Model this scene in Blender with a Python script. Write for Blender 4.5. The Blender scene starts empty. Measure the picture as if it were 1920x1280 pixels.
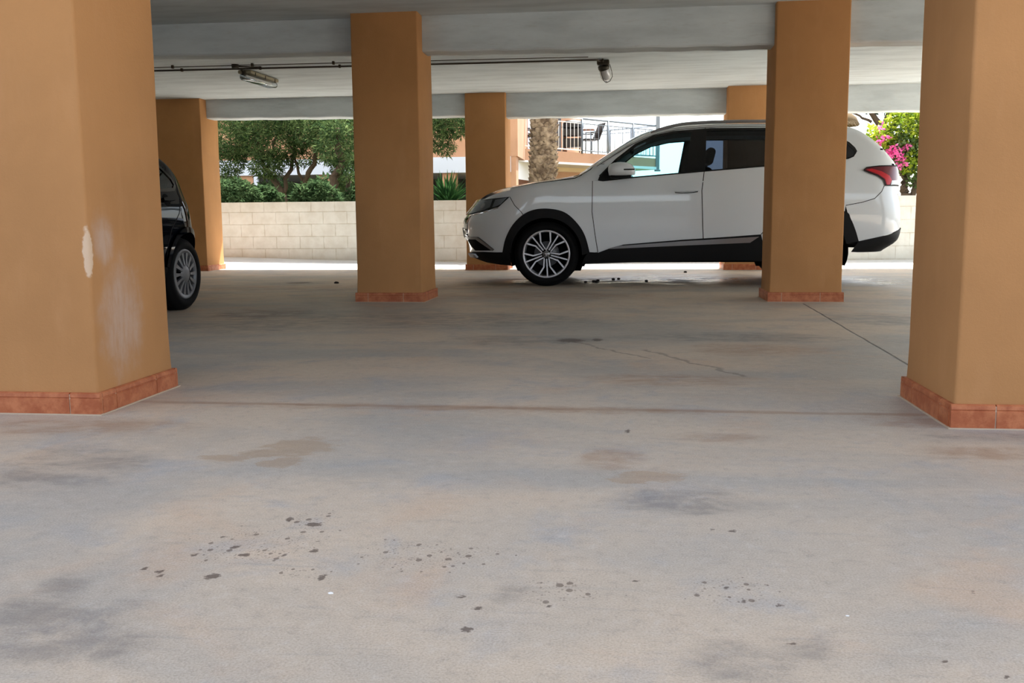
import bpy, bmesh, math, random
from mathutils import Vector, Matrix, noise
from mathutils.geometry import tessellate_polygon

# ---------------------------------------------------------------- camera, sky, sun, exposure
SC = bpy.context.scene
COL = SC.collection
R = math.radians
F_PX, PITCH, ROLL, YAW, CAM_H = 1779.16, -7.321, -0.458, -6.813, 0.73
_p, _r, _y = R(PITCH), R(ROLL), R(YAW)
FW = Vector((math.sin(_y)*math.cos(_p), math.cos(_y)*math.cos(_p), math.sin(_p)))
_rt = FW.cross(Vector((0, 0, 1))).normalized(); _up = _rt.cross(FW)
RT = math.cos(_r)*_rt + math.sin(_r)*_up
UP = -math.sin(_r)*_rt + math.cos(_r)*_up
CAM_P = Vector((0, 0, CAM_H))
cam_d = bpy.data.cameras.new('camera'); cam = bpy.data.objects.new('camera', cam_d); COL.objects.link(cam)
cam_d.sensor_fit = 'HORIZONTAL'; cam_d.sensor_width = 36.0; cam_d.lens = 36.0*F_PX/1920.0
cam_d.clip_start = 0.05; cam_d.clip_end = 500
m3 = Matrix((RT, UP, -FW)).transposed()
cam.matrix_world = Matrix.Translation(CAM_P) @ m3.to_4x4()
SC.camera = cam

def ray(x, y): return FW + RT*((x-960)/F_PX) - UP*((y-640)/F_PX)
def at(x, y, Y):
    d = ray(x, y); return CAM_P + d*(Y/d.y)
def atZ(x, y, z=0.0):
    d = ray(x, y); return CAM_P + d*((z-CAM_H)/d.z)

world = bpy.data.worlds.new('world'); SC.world = world; world.use_nodes = True
wn = world.node_tree.nodes; wl = world.node_tree.links; wn.clear()
sky = wn.new('ShaderNodeTexSky'); sky.sky_type = 'NISHITA'; sky.sun_disc = False
SUN_EL, SUN_AZ = 62.0, 14.0          # azimuth measured from +Y towards +X
sky.sun_elevation = R(SUN_EL); sky.sun_rotation = R(SUN_AZ); sky.air_density = 1.0; sky.dust_density = 1.6; sky.ozone_density = 1.2
bg = wn.new('ShaderNodeBackground'); bg.inputs['Strength'].default_value = 0.34
wo = wn.new('ShaderNodeOutputWorld'); hs = wn.new('ShaderNodeHueSaturation'); hs.inputs['Saturation'].default_value = .5; wl.new(sky.outputs[0], hs.inputs['Color']); wl.new(hs.outputs[0], bg.inputs[0]); wl.new(bg.outputs[0], wo.inputs[0])

sun_d = bpy.data.lights.new('sun', 'SUN'); sun = bpy.data.objects.new('sun', sun_d); COL.objects.link(sun)
sun_d.energy = 16.0; sun_d.angle = R(0.6); sun_d.color = (1.0, 0.97, 0.91)
sdir = Vector((math.cos(R(SUN_EL))*math.sin(R(SUN_AZ)), math.cos(R(SUN_EL))*math.cos(R(SUN_AZ)), math.sin(R(SUN_EL))))
sun.rotation_euler = sdir.to_track_quat('Z', 'Y').to_euler(); sun.location = (0, 30, 40)
SC.view_settings.view_transform = 'Standard'; SC.view_settings.look = 'None'
SC.view_settings.gamma = 1.0; SC.view_settings.use_curve_mapping = False
SC.view_settings.exposure = 0.72
try:
    SC.cycles.use_denoising = True; SC.cycles.max_bounces = 10; SC.cycles.diffuse_bounces = 6; SC.cycles.transparent_max_bounces = 16
    SC.cycles.sample_clamp_indirect = 8
except Exception: pass
random.seed(7)

# ---------------------------------------------------------------- materials
MAT = {}
def lin(c):
    return tuple((v/12.92 if v <= .04045 else ((v+.055)/1.055)**2.4) for v in [q/255 for q in c])
class NT:
    def __init__(s, name):
        s.m = bpy.data.materials.new(name); s.m.use_nodes = True; s.t = s.m.node_tree; s.t.nodes.clear()
        s.out = s.t.nodes.new('ShaderNodeOutputMaterial')
        MAT[name] = s.m
    def n(s, typ, ins=None, **kw):
        nd = s.t.nodes.new(typ)
        for k, v in kw.items(): setattr(nd, k, v)
        for k, v in (ins or {}).items():
            if isinstance(v, bpy.types.NodeSocket): s.t.links.new(v, nd.inputs[k])
            else: nd.inputs[k].default_value = v
        return nd
    def math(s, op, a, b=0.0, c=0.0, clamp=False):
        nd = s.t.nodes.new('ShaderNodeMath'); nd.operation = op; nd.use_clamp = clamp
        for i, v in enumerate((a, b, c)):
            if isinstance(v, bpy.types.NodeSocket): s.t.links.new(v, nd.inputs[i])
            else: nd.inputs[i].default_value = v
        return nd.outputs[0]
    def ramp(s, fac, a, b, lo=0.0, hi=1.0):
        nd = s.n('ShaderNodeMapRange', {'Value': fac, 'From Min': a, 'From Max': b, 'To Min': lo, 'To Max': hi}, interpolation_type='SMOOTHSTEP')
        return nd.outputs[0]
    def mix(s, fac, a, b, mode='MIX'):
        nd = s.t.nodes.new('ShaderNodeMix'); nd.data_type = 'RGBA'; nd.blend_type = mode
        for k, v in ((0, fac), (6, a), (7, b)):
            if isinstance(v, bpy.types.NodeSocket): s.t.links.new(v, nd.inputs[k])
            else: nd.inputs[k].default_value = v if k == 0 else (tuple(v)+(1,) if len(v) == 3 else v)
        return nd.outputs[2]
    def pos(s): return s.n('ShaderNodeNewGeometry').outputs['Position']
    def noise(s, vec, scale, detail=4, rough=.55, dist=0.0):
        return s.n('ShaderNodeTexNoise', {'Vector': vec, 'Scale': scale, 'Detail': detail, 'Roughness': rough, 'Distortion': dist}).outputs['Fac']
    def vscale(s, vec, sc):
        return s.n('ShaderNodeVectorMath', {0: vec, 1: sc}, operation='MULTIPLY').outputs[0]
    def bsdf(s, color, rough=.5, spec=.5, metal=0.0, bump=None, bump_s=.3, bump_d=.01, coat=0.0, **extra):
        b = s.t.nodes.new('ShaderNodeBsdfPrincipled')
        for k, v in {'Base Color': color, 'Roughness': rough, 'Specular IOR Level': spec, 'Metallic': metal, 'Coat Weight': coat, **extra}.items():
            if isinstance(v, bpy.types.NodeSocket): s.t.links.new(v, b.inputs[k])
            else: b.inputs[k].default_value = (tuple(v)+(1,) if isinstance(v, tuple) and len(v) == 3 else v)
        if bump is not None:
            bn = s.n('ShaderNodeBump', {'Height': bump, 'Strength': bump_s, 'Distance': bump_d})
            s.t.links.new(bn.outputs[0], b.inputs['Normal'])
        s.t.links.new(b.outputs[0], s.out.inputs[0]); return b

def simple(name, rgb, rough=.5, spec=.5, metal=0.0, coat=0.0, **kw):
    t = NT(name); t.bsdf(lin(rgb), rough, spec, metal, coat=coat, **kw); return t.m

def plaster(name, rgb, var=.06):
    t = NT(name); P = t.pos()
    big = t.noise(P, 1.3, 4, .6); fine = t.noise(P, 90, 4, .7); mid = t.noise(t.vscale(P, (6, 6, 1.5)), 1.5, 5, .6)
    c = t.mix(t.ramp(big, .35, .7), lin(rgb), tuple(v*(1-var*2.2) for v in lin(rgb)))
    c = t.mix(t.math('MULTIPLY', t.ramp(mid, .5, .75), .25), c, tuple(v*(1+var) for v in lin((min(255, rgb[0]+6), rgb[1]+8, rgb[2]+12))))
    return t, c, fine, mid, P

ORANGE = (188, 137, 88)
t, c, fine, mid, P = plaster('orange_plaster', ORANGE); t.bsdf(c, .88, .25, bump=fine, bump_s=.45, bump_d=.004)
def blob(t, P, c, r, ns=9, lo=.25, hi=.75, warp=.35):
    d = t.n('ShaderNodeVectorMath', {0: P, 1: c}, operation='SUBTRACT').outputs[0]
    d = t.n('ShaderNodeVectorMath', {0: d, 1: r}, operation='DIVIDE').outputs[0]
    l = t.n('ShaderNodeVectorMath', {0: d}, operation='LENGTH').outputs['Value']
    l = t.math('ADD', l, t.math('MULTIPLY', t.math('SUBTRACT', t.noise(P, ns, 6, .65), .5), warp*2))
    return t.ramp(l, hi, lo)
# the near left pillar is scuffed: pale smears and a chipped corner
t, c, fine, mid, P = plaster('scuffed_orange_plaster', ORANGE)
PS = t.vscale(P, (1, 1, .55))
m1 = blob(t, t.vscale(P, (1, 1, 1)), (-2.0, 3.58, .35), (.20, .17, .26), 9, .3, 1.2, .6)
m2 = blob(t, P, (-2.0, 3.48, .66), (.10, .08, .12), 11, .3, 1.2, .6)
mm = t.math('MULTIPLY', t.math('MULTIPLY', t.math('MAXIMUM', m1, m2), t.ramp(t.noise(t.vscale(P, (30, 30, 7)), 1.0, 5, .7), .3, .6, .45, 1.0)), .5)
c = t.mix(mm, c, lin((196, 178, 166)))
chip = blob(t, P, (-2.006, 3.372, .62), (.026, .03, .10), 30, .75, 1.0, .5)
c = t.mix(t.math('MULTIPLY', chip, .8), c, lin((226, 200, 172)))
t.bsdf(c, .88, .25, bump=fine, bump_s=.45, bump_d=.004)

t = NT('terracotta_tile'); P = t.pos()
n1 = t.noise(P, 14, 5, .65); n2 = t.noise(P, 60, 3, .6)
c = t.mix(t.ramp(n1, .35, .68), lin((166, 90, 54)), lin((196, 122, 80)))
c = t.mix(t.math('MULTIPLY', t.ramp(n2, .55, .75), .35), c, lin((140, 66, 40)))
t.bsdf(c, .55, .4, bump=n2, bump_s=.15)
simple('grout', (196, 176, 152), .9, .2)

t = NT('white_concrete'); P = t.pos()
n1 = t.noise(t.vscale(P, (.6, 2.5, 2.5)), 2.2, 5, .6); n2 = t.noise(t.vscale(P, (3, 14, 14)), 3, 4, .6); n3 = t.noise(P, .8, 3)
c = t.mix(t.ramp(n1, .35, .7), lin((210, 218, 220)), lin((192, 200, 202)))
c = t.mix(t.math('MULTIPLY', t.ramp(n2, .55, .72), .16), c, lin((170, 164, 152)))
t.bsdf(c, .9, .2, bump=t.math('ADD', n2, t.math('MULTIPLY', n1, 2.0)), bump_s=.2, bump_d=.01)

t = NT('paving_concrete'); P = t.pos(); n1 = t.noise(t.vscale(P, (.5, 2, 1)), 2, 5)
t.bsdf(t.mix(t.ramp(n1, .3, .7), lin((212, 212, 210)), lin((196, 196, 194))), .85, .3)
t = NT('garden_soil'); P = t.pos(); t.bsdf(t.mix(t.noise(P, 3, 5), lin((92, 76, 56)), lin((70, 74, 48))), .95, .1)

# block wall: painted split blocks in running bond
t = NT('painted_block'); P = t.pos()
sx = t.n('ShaderNodeSeparateXYZ', {0: P})
v = t.n('ShaderNodeCombineXYZ', {0: sx.outputs[0], 1: sx.outputs[2], 2: 0.0}).outputs[0]
v = t.n('ShaderNodeVectorMath', {0: v, 1: (.10, -.065, 0)}, operation='ADD').outputs[0]
br = t.n('ShaderNodeTexBrick', {'Vector': v, 'Color1': (1, 1, 1, 1), 'Color2': (.82, .82, .82, 1), 'Mortar': (0, 0, 0, 1), 'Scale': 1.0, 'Mortar Size': .0065, 'Mortar Smooth': .35, 'Bias': 0.0, 'Brick Width': .412, 'Row Height': .2055}, offset=.5)
nn = t.noise(P, 40, 4, .7); nb = t.noise(P, 5, 4, .6)
worn = t.math('MULTIPLY', br.outputs['Fac'], t.ramp(nb, .38, .62, .25, .95))
c = t.mix(t.ramp(nb, .3, .7), lin((212, 212, 206)), lin((200, 198, 190)))
c = t.mix(1.0, c, t.mix(.5, (1, 1, 1), br.outputs['Color']), 'MULTIPLY') if False else c
c = t.mix(t.math('MULTIPLY', worn, .55), c, lin((176, 162, 136)))
stain = t.ramp(t.noise(t.vscale(P, (9, 9, 1.2)), 1.0, 3), .62, .74)
c = t.mix(t.math('MULTIPLY', stain, .25), c, lin((196, 192, 186)))
t.bsdf(c, .92, .2, bump=t.math('SUBTRACT', t.math('MULTIPLY', nn, .25), br.outputs['Fac']), bump_s=.7, bump_d=.012)

# floor concrete: stains come from attributes on the floor mesh plus noise
t = NT('floor_concrete'); P = t.pos()
def attr(n): return t.n('ShaderNodeAttribute', attribute_name=n).outputs['Fac']
L1 = t.noise(t.vscale(P, (.55, 1.0, 1)), .9, 5, .6, .6); L2 = t.noise(P, 3.2, 6, .65, .4); L3 = t.noise(P, 26, 6, .7); L4 = t.noise(P, 220, 3, .7)
warm, grey, blue = lin((202, 183, 160)), lin((173, 165, 153)), lin((159, 159, 159))
c = t.mix(t.ramp(L1, .38, .62), grey, warm)
c = t.mix(t.math('MULTIPLY', t.ramp(L2, .5, .7), .55), c, blue)
c = t.mix(t.math('MULTIPLY', t.ramp(t.noise(P, 1.7, 5, .6, .8), .52, .72), .5), c, lin((202, 170, 140)))
c = t.mix(t.math('MULTIPLY', t.ramp(L3, .50, .72), .36), c, lin((140, 130, 120)))
c = t.mix(t.math('MULTIPLY', t.ramp(L3, .48, .28), .22), c, lin((222, 216, 208)))
c = t.mix(t.math('MULTIPLY', t.ramp(L4, .50, .66), .34), c, lin((132, 118, 106)))
scr = t.noise(t.vscale(P, (2.0, 26, 1)), 1.6, 5, .65, .5)
c = t.mix(t.math('MULTIPLY', t.ramp(scr, .56, .74), .28), c, lin((140, 136, 132)))
c = t.mix(t.math('MULTIPLY', t.ramp(L4, .50, .36), .22), c, lin((228, 220, 208)))
edge = t.math('ADD', t.math('MULTIPLY', t.math('SUBTRACT', t.noise(t.vscale(P, (.7, 1.4, 1)), 13, 7, .75), .5), 2.6), -.12)
PATCH = t.ramp(t.noise(t.vscale(P, (.8, 1.3, 1)), 7, 7, .7, .4), .34, .64, .12, 1.0)
def stained(c, name, col, amt, w=.25, freq=13, amp=2.2):
    a = attr(name)
    if w >= .3: amt = t.math('MULTIPLY', PATCH, amt)
    nz = t.math('MULTIPLY', t.math('SUBTRACT', t.noise(t.vscale(P, (.8, 1.2, 1)), freq, 7, .72, .3), .5), amp)
    hat = t.math('MULTIPLY', t.math('MULTIPLY', a, t.math('SUBTRACT', 1.0, a)), 4.0)
    m = t.ramp(t.math('ADD', a, t.math('MULTIPLY', nz, hat)), .5-w, .5+w)
    return t.mix(t.math('MULTIPLY', m, amt), c, col)
c = stained(c, 'tan', lin((164, 132, 98)), .42, .22, 12, 4.5)
c = stained(c, 'rust', lin((150, 112, 84)), .5, .45, 5, 2.5)
c = stained(c, 'grime', lin((98, 97, 98)), .5, .5, 6, 2.5)
c = stained(c, 'dark', lin((74, 58, 50)), .75, .16, 70, 3.0)
vor = t.n('ShaderNodeTexVoronoi', {'Vector': t.vscale(P, (1, .8, 1)), 'Scale': 48.0, 'Randomness': 1.0})
vs = t.n('ShaderNodeSeparateColor', {0: vor.outputs['Color']})
rad = t.math('MULTIPLY', t.ramp(vs.outputs[0], .35, 1.0), .40)
spot = t.math('LESS_THAN', vor.outputs['Distance'], t.math('MULTIPLY', rad, attr('spots')))
c = t.mix(t.math('MULTIPLY', spot, .62), c, lin((84, 66, 56)))
vor2 = t.n('ShaderNodeTexVoronoi', {'Vector': P, 'Scale': 160.0, 'Randomness': 1.0})
vs2 = t.n('ShaderNodeSeparateColor', {0: vor2.outputs['Color']})
spot2 = t.math('LESS_THAN', vor2.outputs['Distance'], t.math('MULTIPLY', t.ramp(vs2.outputs[0], .6, 1.0), t.math('MULTIPLY', attr('spots'), .5)))
c = t.mix(t.math('MULTIPLY', spot2, .45), c, lin((96, 80, 70)))
sp = t.n('ShaderNodeSeparateXYZ', {0: P}); wob = t.math('MULTIPLY', t.math('SUBTRACT', t.noise(P, 2.2, 5, .6), .5), .30)
wob2 = t.math('MULTIPLY', t.math('SUBTRACT', t.noise(P, 3.0, 4, .6), .5), .02)
def segline(a, b, w, wobble, soft=1.6):
    (ax, ay), (bx, by) = a, b; L = math.hypot(bx-ax, by-ay); dx, dy = (bx-ax)/L, (by-ay)/L
    rx = t.math('SUBTRACT', sp.outputs[0], ax); ry = t.math('SUBTRACT', sp.outputs[1], ay)
    al = t.math('ADD', t.math('MULTIPLY', rx, dx), t.math('MULTIPLY', ry, dy))
    pe = t.math('ABSOLUTE', t.math('ADD', t.math('SUBTRACT', t.math('MULTIPLY', rx, dy), t.math('MULTIPLY', ry, dx)), wobble))
    inr = t.math('MULTIPLY', t.math('GREATER_THAN', al, 0.0), t.math('LESS_THAN', al, L))
    return t.math('MULTIPLY', t.ramp(pe, w*soft, w*.4), inr)
def P2(x, y): q = atZ(x, y); return (q.x, q.y)
j1 = segline(P2(1506, 569), P2(1704, 685), .007, wob2)
j2 = segline(P2(-200, 745), P2(1760, 778), .022, t.math('MULTIPLY', wob, .18))
k1 = segline(P2(1075, 640), P2(1220, 672), .012, wob)
k2 = segline(P2(1215, 655), P2(1395, 706), .014, wob)
j3 = segline(P2(330, 534), P2(1700, 538), .012, wob2)
seam = t.math('MULTIPLY', t.noise(P, 5, 4), 1.2, clamp=True)
c = t.mix(t.math('MULTIPLY', j2, t.math('MULTIPLY', seam, .75)), c, lin((146, 112, 88)))
c = t.mix(t.math('MULTIPLY', j3, .4), c, lin((110, 96, 84)))
c = t.mix(t.math('MULTIPLY', t.math('MAXIMUM', k1, k2), .5), c, lin((96, 84, 76)))
c = t.mix(t.math('MULTIPLY', j1, .85), c, lin((66, 58, 54)))
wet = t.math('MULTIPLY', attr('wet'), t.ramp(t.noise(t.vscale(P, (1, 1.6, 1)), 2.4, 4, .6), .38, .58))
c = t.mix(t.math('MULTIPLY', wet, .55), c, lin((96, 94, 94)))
ro = t.math('ADD', t.math('MULTIPLY', t.ramp(L2, .3, .7), .18), .50)
ro = t.math('SUBTRACT', ro, t.math('MULTIPLY', wet, .36))
hgt = t.math('ADD', t.math('MULTIPLY', L3, .6), t.math('SUBTRACT', t.math('MULTIPLY', L2, .8), t.math('MULTIPLY', j1, 1.5)))
t.bsdf(c, ro, .45, bump=hgt, bump_s=t.math('SUBTRACT', .22, t.math('MULTIPLY', wet, .2)), bump_d=.01)

def glass(name, tint, refl_rough=.02):
    t = NT(name)
    tr = t.n('ShaderNodeBsdfTransparent', {'Color': tuple(tint)+(1,)}); gl = t.n('ShaderNodeBsdfGlossy', {'Color': (.9, .95, 1, 1), 'Roughness': refl_rough})
    fr = t.n('ShaderNodeFresnel', {'IOR': 1.5}); mx = t.n('ShaderNodeMixShader', {0: fr.outputs[0]})
    t.t.links.new(tr.outputs[0], mx.inputs[1]); t.t.links.new(gl.outputs[0], mx.inputs[2]); t.t.links.new(mx.outputs[0], t.out.inputs[0])
glass('clear_glass', (.54, .84, .89)); glass('tinted_glass', (.16, .19, .24)); glass('lens_glass', (.9, .92, .94))
simple('white_paint', (220, 226, 230), .30, .5, coat=1.0, **{'Coat Roughness': .04})
simple('navy_paint', (7, 11, 19), .5, .0, metal=0.0, coat=.42, **{'Coat Roughness': .03})
simple('black_plastic', (9, 9, 10), .6, .25); simple('gloss_black', (8, 8, 10), .12, .5); simple('rubber', (11, 11, 12), .8, .2)
simple('seam_and_shadow', (34, 33, 32), .8, .2); simple('dark_liner', (10, 10, 11), .9, .15)
simple('chrome', (205, 205, 208), .12, .5, 1.0); simple('silver_paint', (150, 152, 156), .3, .5, .8); simple('machined_alloy', (216, 216, 220), .4, .5, .55)
simple('hubcap_grey', (122, 124, 128), .42, .5, .45)
simple('seat_fabric', (40, 40, 43), .9, .2); simple('beige_lining', (150, 146, 138), .9, .2)
simple('red_lens', (190, 14, 34), .3, .4, coat=.2); simple('dark_red_lens', (96, 10, 28), .3, .4, coat=.2); simple('clear_lens', (206, 206, 204), .15, .6, coat=1.0)
simple('lamp_reflector', (150, 156, 162), .3, .5, .3)
simple('galvanised_pipe', (72, 66, 56), .5, .5, .6); simple('old_plastic', (150, 142, 118), .6, .4); simple('rusty_clip', (58, 50, 38), .8, .3)
simple('plate_white', (214, 214, 208), .5, .3); simple('glyph_black', (18, 18, 18), .6, .3)
simple('chip_white', (240, 238, 232), .6, .3); simple('grey_metal', (122, 132, 142), .5, .4, .3); simple('white_rail', (226, 226, 224), .5, .4)
simple('pebble_dark', (52, 46, 42), .85, .2)
simple('wood_brown', (96, 58, 34), .7, .3); simple('dark_wicker', (30, 26, 25), .8, .3); simple('pot_black', (18, 18, 20), .5, .4)
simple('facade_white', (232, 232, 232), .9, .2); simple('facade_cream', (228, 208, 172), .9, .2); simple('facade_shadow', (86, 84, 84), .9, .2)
simple('blue_white', (206, 216, 232), .9, .2)
t, c, fine, mid, P = plaster('facade_orange', (188, 148, 120)); t.bsdf(c, .9, .2)
simple('upper_render', (190, 184, 176), .9, .2); simple('dark_render', (96, 92, 88), .9, .2); simple('grey_render', (150, 142, 132), .9, .2); simple('roof_reed', (96, 82, 62), .95, .1)

def leaf(name, a, b, trans=.5):
    t = NT(name); P = t.pos(); n = t.noise(P, 7, 3)
    g = t.n('ShaderNodeObjectInfo'); c = t.mix(t.ramp(n, .35, .65), lin(a), lin(b))
    d = t.n('ShaderNodeBsdfDiffuse', {'Color': c}); tr = t.n('ShaderNodeBsdfTranslucent', {'Color': c}); mx = t.n('ShaderNodeMixShader', {0: trans})
    t.t.links.new(d.outputs[0], mx.inputs[1]); t.t.links.new(tr.outputs[0], mx.inputs[2]); t.t.links.new(mx.outputs[0], t.out.inputs[0])
leaf('leaf_dark', (74, 94, 62), (48, 68, 44), .4); leaf('leaf_mid', (108, 126, 82), (70, 94, 54), .4)
leaf('leaf_yellow', (172, 184, 66), (112, 140, 46), .5); leaf('leaf_pink', (226, 84, 166), (240, 130, 190), .5)
leaf('leaf_yucca', (66, 104, 58), (40, 70, 40), .3); leaf('leaf_pine', (66, 82, 60), (46, 62, 48), .3)
t = NT('bark'); P = t.pos(); n = t.noise(t.vscale(P, (1, 1, .25)), 22, 5, .7); t.bsdf(t.mix(n, lin((56, 48, 42)), lin((112, 98, 84))), .95, .1, bump=n, bump_s=.8, bump_d=.03)
t = NT('palm_bark'); P = t.pos(); n = t.noise(P, 7, 4, .6); t.bsdf(t.mix(t.ramp(n, .3, .7), lin((92, 78, 66)), lin((164, 148, 128))), .95, .1, bump=n, bump_s=.6, bump_d=.02)

# ---------------------------------------------------------------- mesh helpers
def tag(o, label=None, cat=None, group=None, kind=None):
    if label: o['label'] = label
    if cat: o['category'] = cat
    if group: o['group'] = group
    if kind: o['kind'] = kind
    return o
def empty(name, loc, label, cat, group=None, rz=0):
    o = bpy.data.objects.new(name, None); COL.objects.link(o); o.location = loc; o.rotation_euler = (0, 0, rz); o.empty_display_size = .1
    return tag(o, label, cat, group)
class MB:
    def __init__(s): s.v = []; s.f = []; s.mi = []; s.sm = []; s.mats = []; s.nrm = None
    def m(s, mat):
        if mat not in s.mats: s.mats.append(mat)
        return s.mats.index(mat)
    def add(s, vs, fs, mat, smooth=False):
        b = len(s.v); s.v += [tuple(q) for q in vs]; k = s.m(mat)
        for f in fs: s.f.append(tuple(b+i for i in f)); s.mi.append(k); s.sm.append(smooth)
        return s
    def box(s, a, b, mat, M=None):
        x0, y0, z0 = a; x1, y1, z1 = b
        vs = [Vector(q) for q in ((x0,y0,z0),(x1,y0,z0),(x1,y1,z0),(x0,y1,z0),(x0,y0,z1),(x1,y0,z1),(x1,y1,z1),(x0,y1,z1))]
        if M: vs = [M @ q for q in vs]
        return s.add(vs, [(0,3,2,1),(4,5,6,7),(0,1,5,4),(1,2,6,5),(2,3,7,6),(3,0,4,7)], mat)
    def bbox(s, a, b, mat, r=.01, seg=3, M=None):
        # box with rounded edges
        bm = bmesh.new(); bmesh.ops.create_cube(bm, size=1)
        sc = Vector(b)-Vector(a); ce = (Vector(a)+Vector(b))/2
        for q in bm.verts: q.co = Vector((q.co.x*sc.x, q.co.y*sc.y, q.co.z*sc.z))+ce
        r = min(r, min(abs(sc.x), abs(sc.y), abs(sc.z))*.49)
        bmesh.ops.bevel(bm, geom=bm.edges[:], offset=r, segments=seg, profile=.5, affect='EDGES')
        bm.verts.index_update(); vs = [(M @ q.co if M else q.co.copy()) for q in bm.verts]; fs = [[q.index for q in f.verts] for f in bm.faces]; bm.free()
        return s.add(vs, fs, mat, True)
    def tube(s, pts, rad, mat, n=8, cap=True):
        pts = [Vector(p) for p in pts]; rs = rad if isinstance(rad, (list, tuple)) else [rad]*len(pts); vs = []; fs = []
        ref = None
        for i, p in enumerate(pts):
            d = (pts[min(i+1, len(pts)-1)]-pts[max(i-1, 0)]).normalized()
            if ref is None: ref = Vector((0, 0, 1)) if abs(d.z) < .9 else Vector((1, 0, 0))
            a = d.cross(ref).normalized(); b = d.cross(a); ref = -b if False else ref
            for k in range(n):
                th = 2*math.pi*k/n; vs.append(p+(a*math.cos(th)+b*math.sin(th))*rs[i])
        for i in range(len(pts)-1):
            for k in range(n):
                k2 = (k+1) % n; fs.append((i*n+k, i*n+k2, (i+1)*n+k2, (i+1)*n+k))
        if cap: fs += [tuple(range(n))[::-1], tuple((len(pts)-1)*n+k for k in range(n))]
        return s.add(vs, fs, mat, True)
    def lathe(s, prof, mat, n=32, M=None, smooth=True):
        # prof: list of (r, h) about the local Z axis
        vs = []; fs = []
        for r, h in prof:
            for k in range(n):
                th = 2*math.pi*k/n; q = Vector((r*math.cos(th), r*math.sin(th), h)); vs.append(M @ q if M else q)
        for i in range(len(prof)-1):
            for k in range(n):
                k2 = (k+1) % n; fs.append((i*n+k, i*n+k2, (i+1)*n+k2, (i+1)*n+k))
        return s.add(vs, fs, mat, smooth)
    def prism(s, poly, thick, mat, M, smooth=False):
        # poly in local XY, extruded along local Z by thick
        n = len(poly); tri = tessellate_polygon([[Vector((x, y, 0)) for x, y in poly]])
        vs = [M @ Vector((x, y, 0)) for x, y in poly]+[M @ Vector((x, y, thick)) for x, y in poly]
        fs = [tuple(t3) for t3 in tri]+[tuple(n+i for i in reversed(t3)) for t3 in tri]+[(i, (i+1) % n, n+(i+1) % n, n+i) for i in range(n)]
        return s.add(vs, fs, mat, smooth)
    def build(s, name, parent=None, label=None, loc=None):
        me = bpy.data.meshes.new(name); me.from_pydata(s.v, [], s.f)
        for q in s.mats: me.materials.append(MAT[q])
        me.polygons.foreach_set('material_index', s.mi); me.polygons.foreach_set('use_smooth', s.sm); me.update()
        if s.nrm:
            try: me.normals_split_custom_set_from_vertices(s.nrm)
            except Exception: pass
        o = bpy.data.objects.new(name, me); COL.objects.link(o)
        if parent: o.parent = parent
        if loc: o.location = loc
        if label: o['label'] = label
        return o
def fixn(o):
    bm = bmesh.new(); bm.from_mesh(o.data); bmesh.ops.recalc_face_normals(bm, faces=bm.faces); bm.to_mesh(o.data); bm.free(); return o

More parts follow.
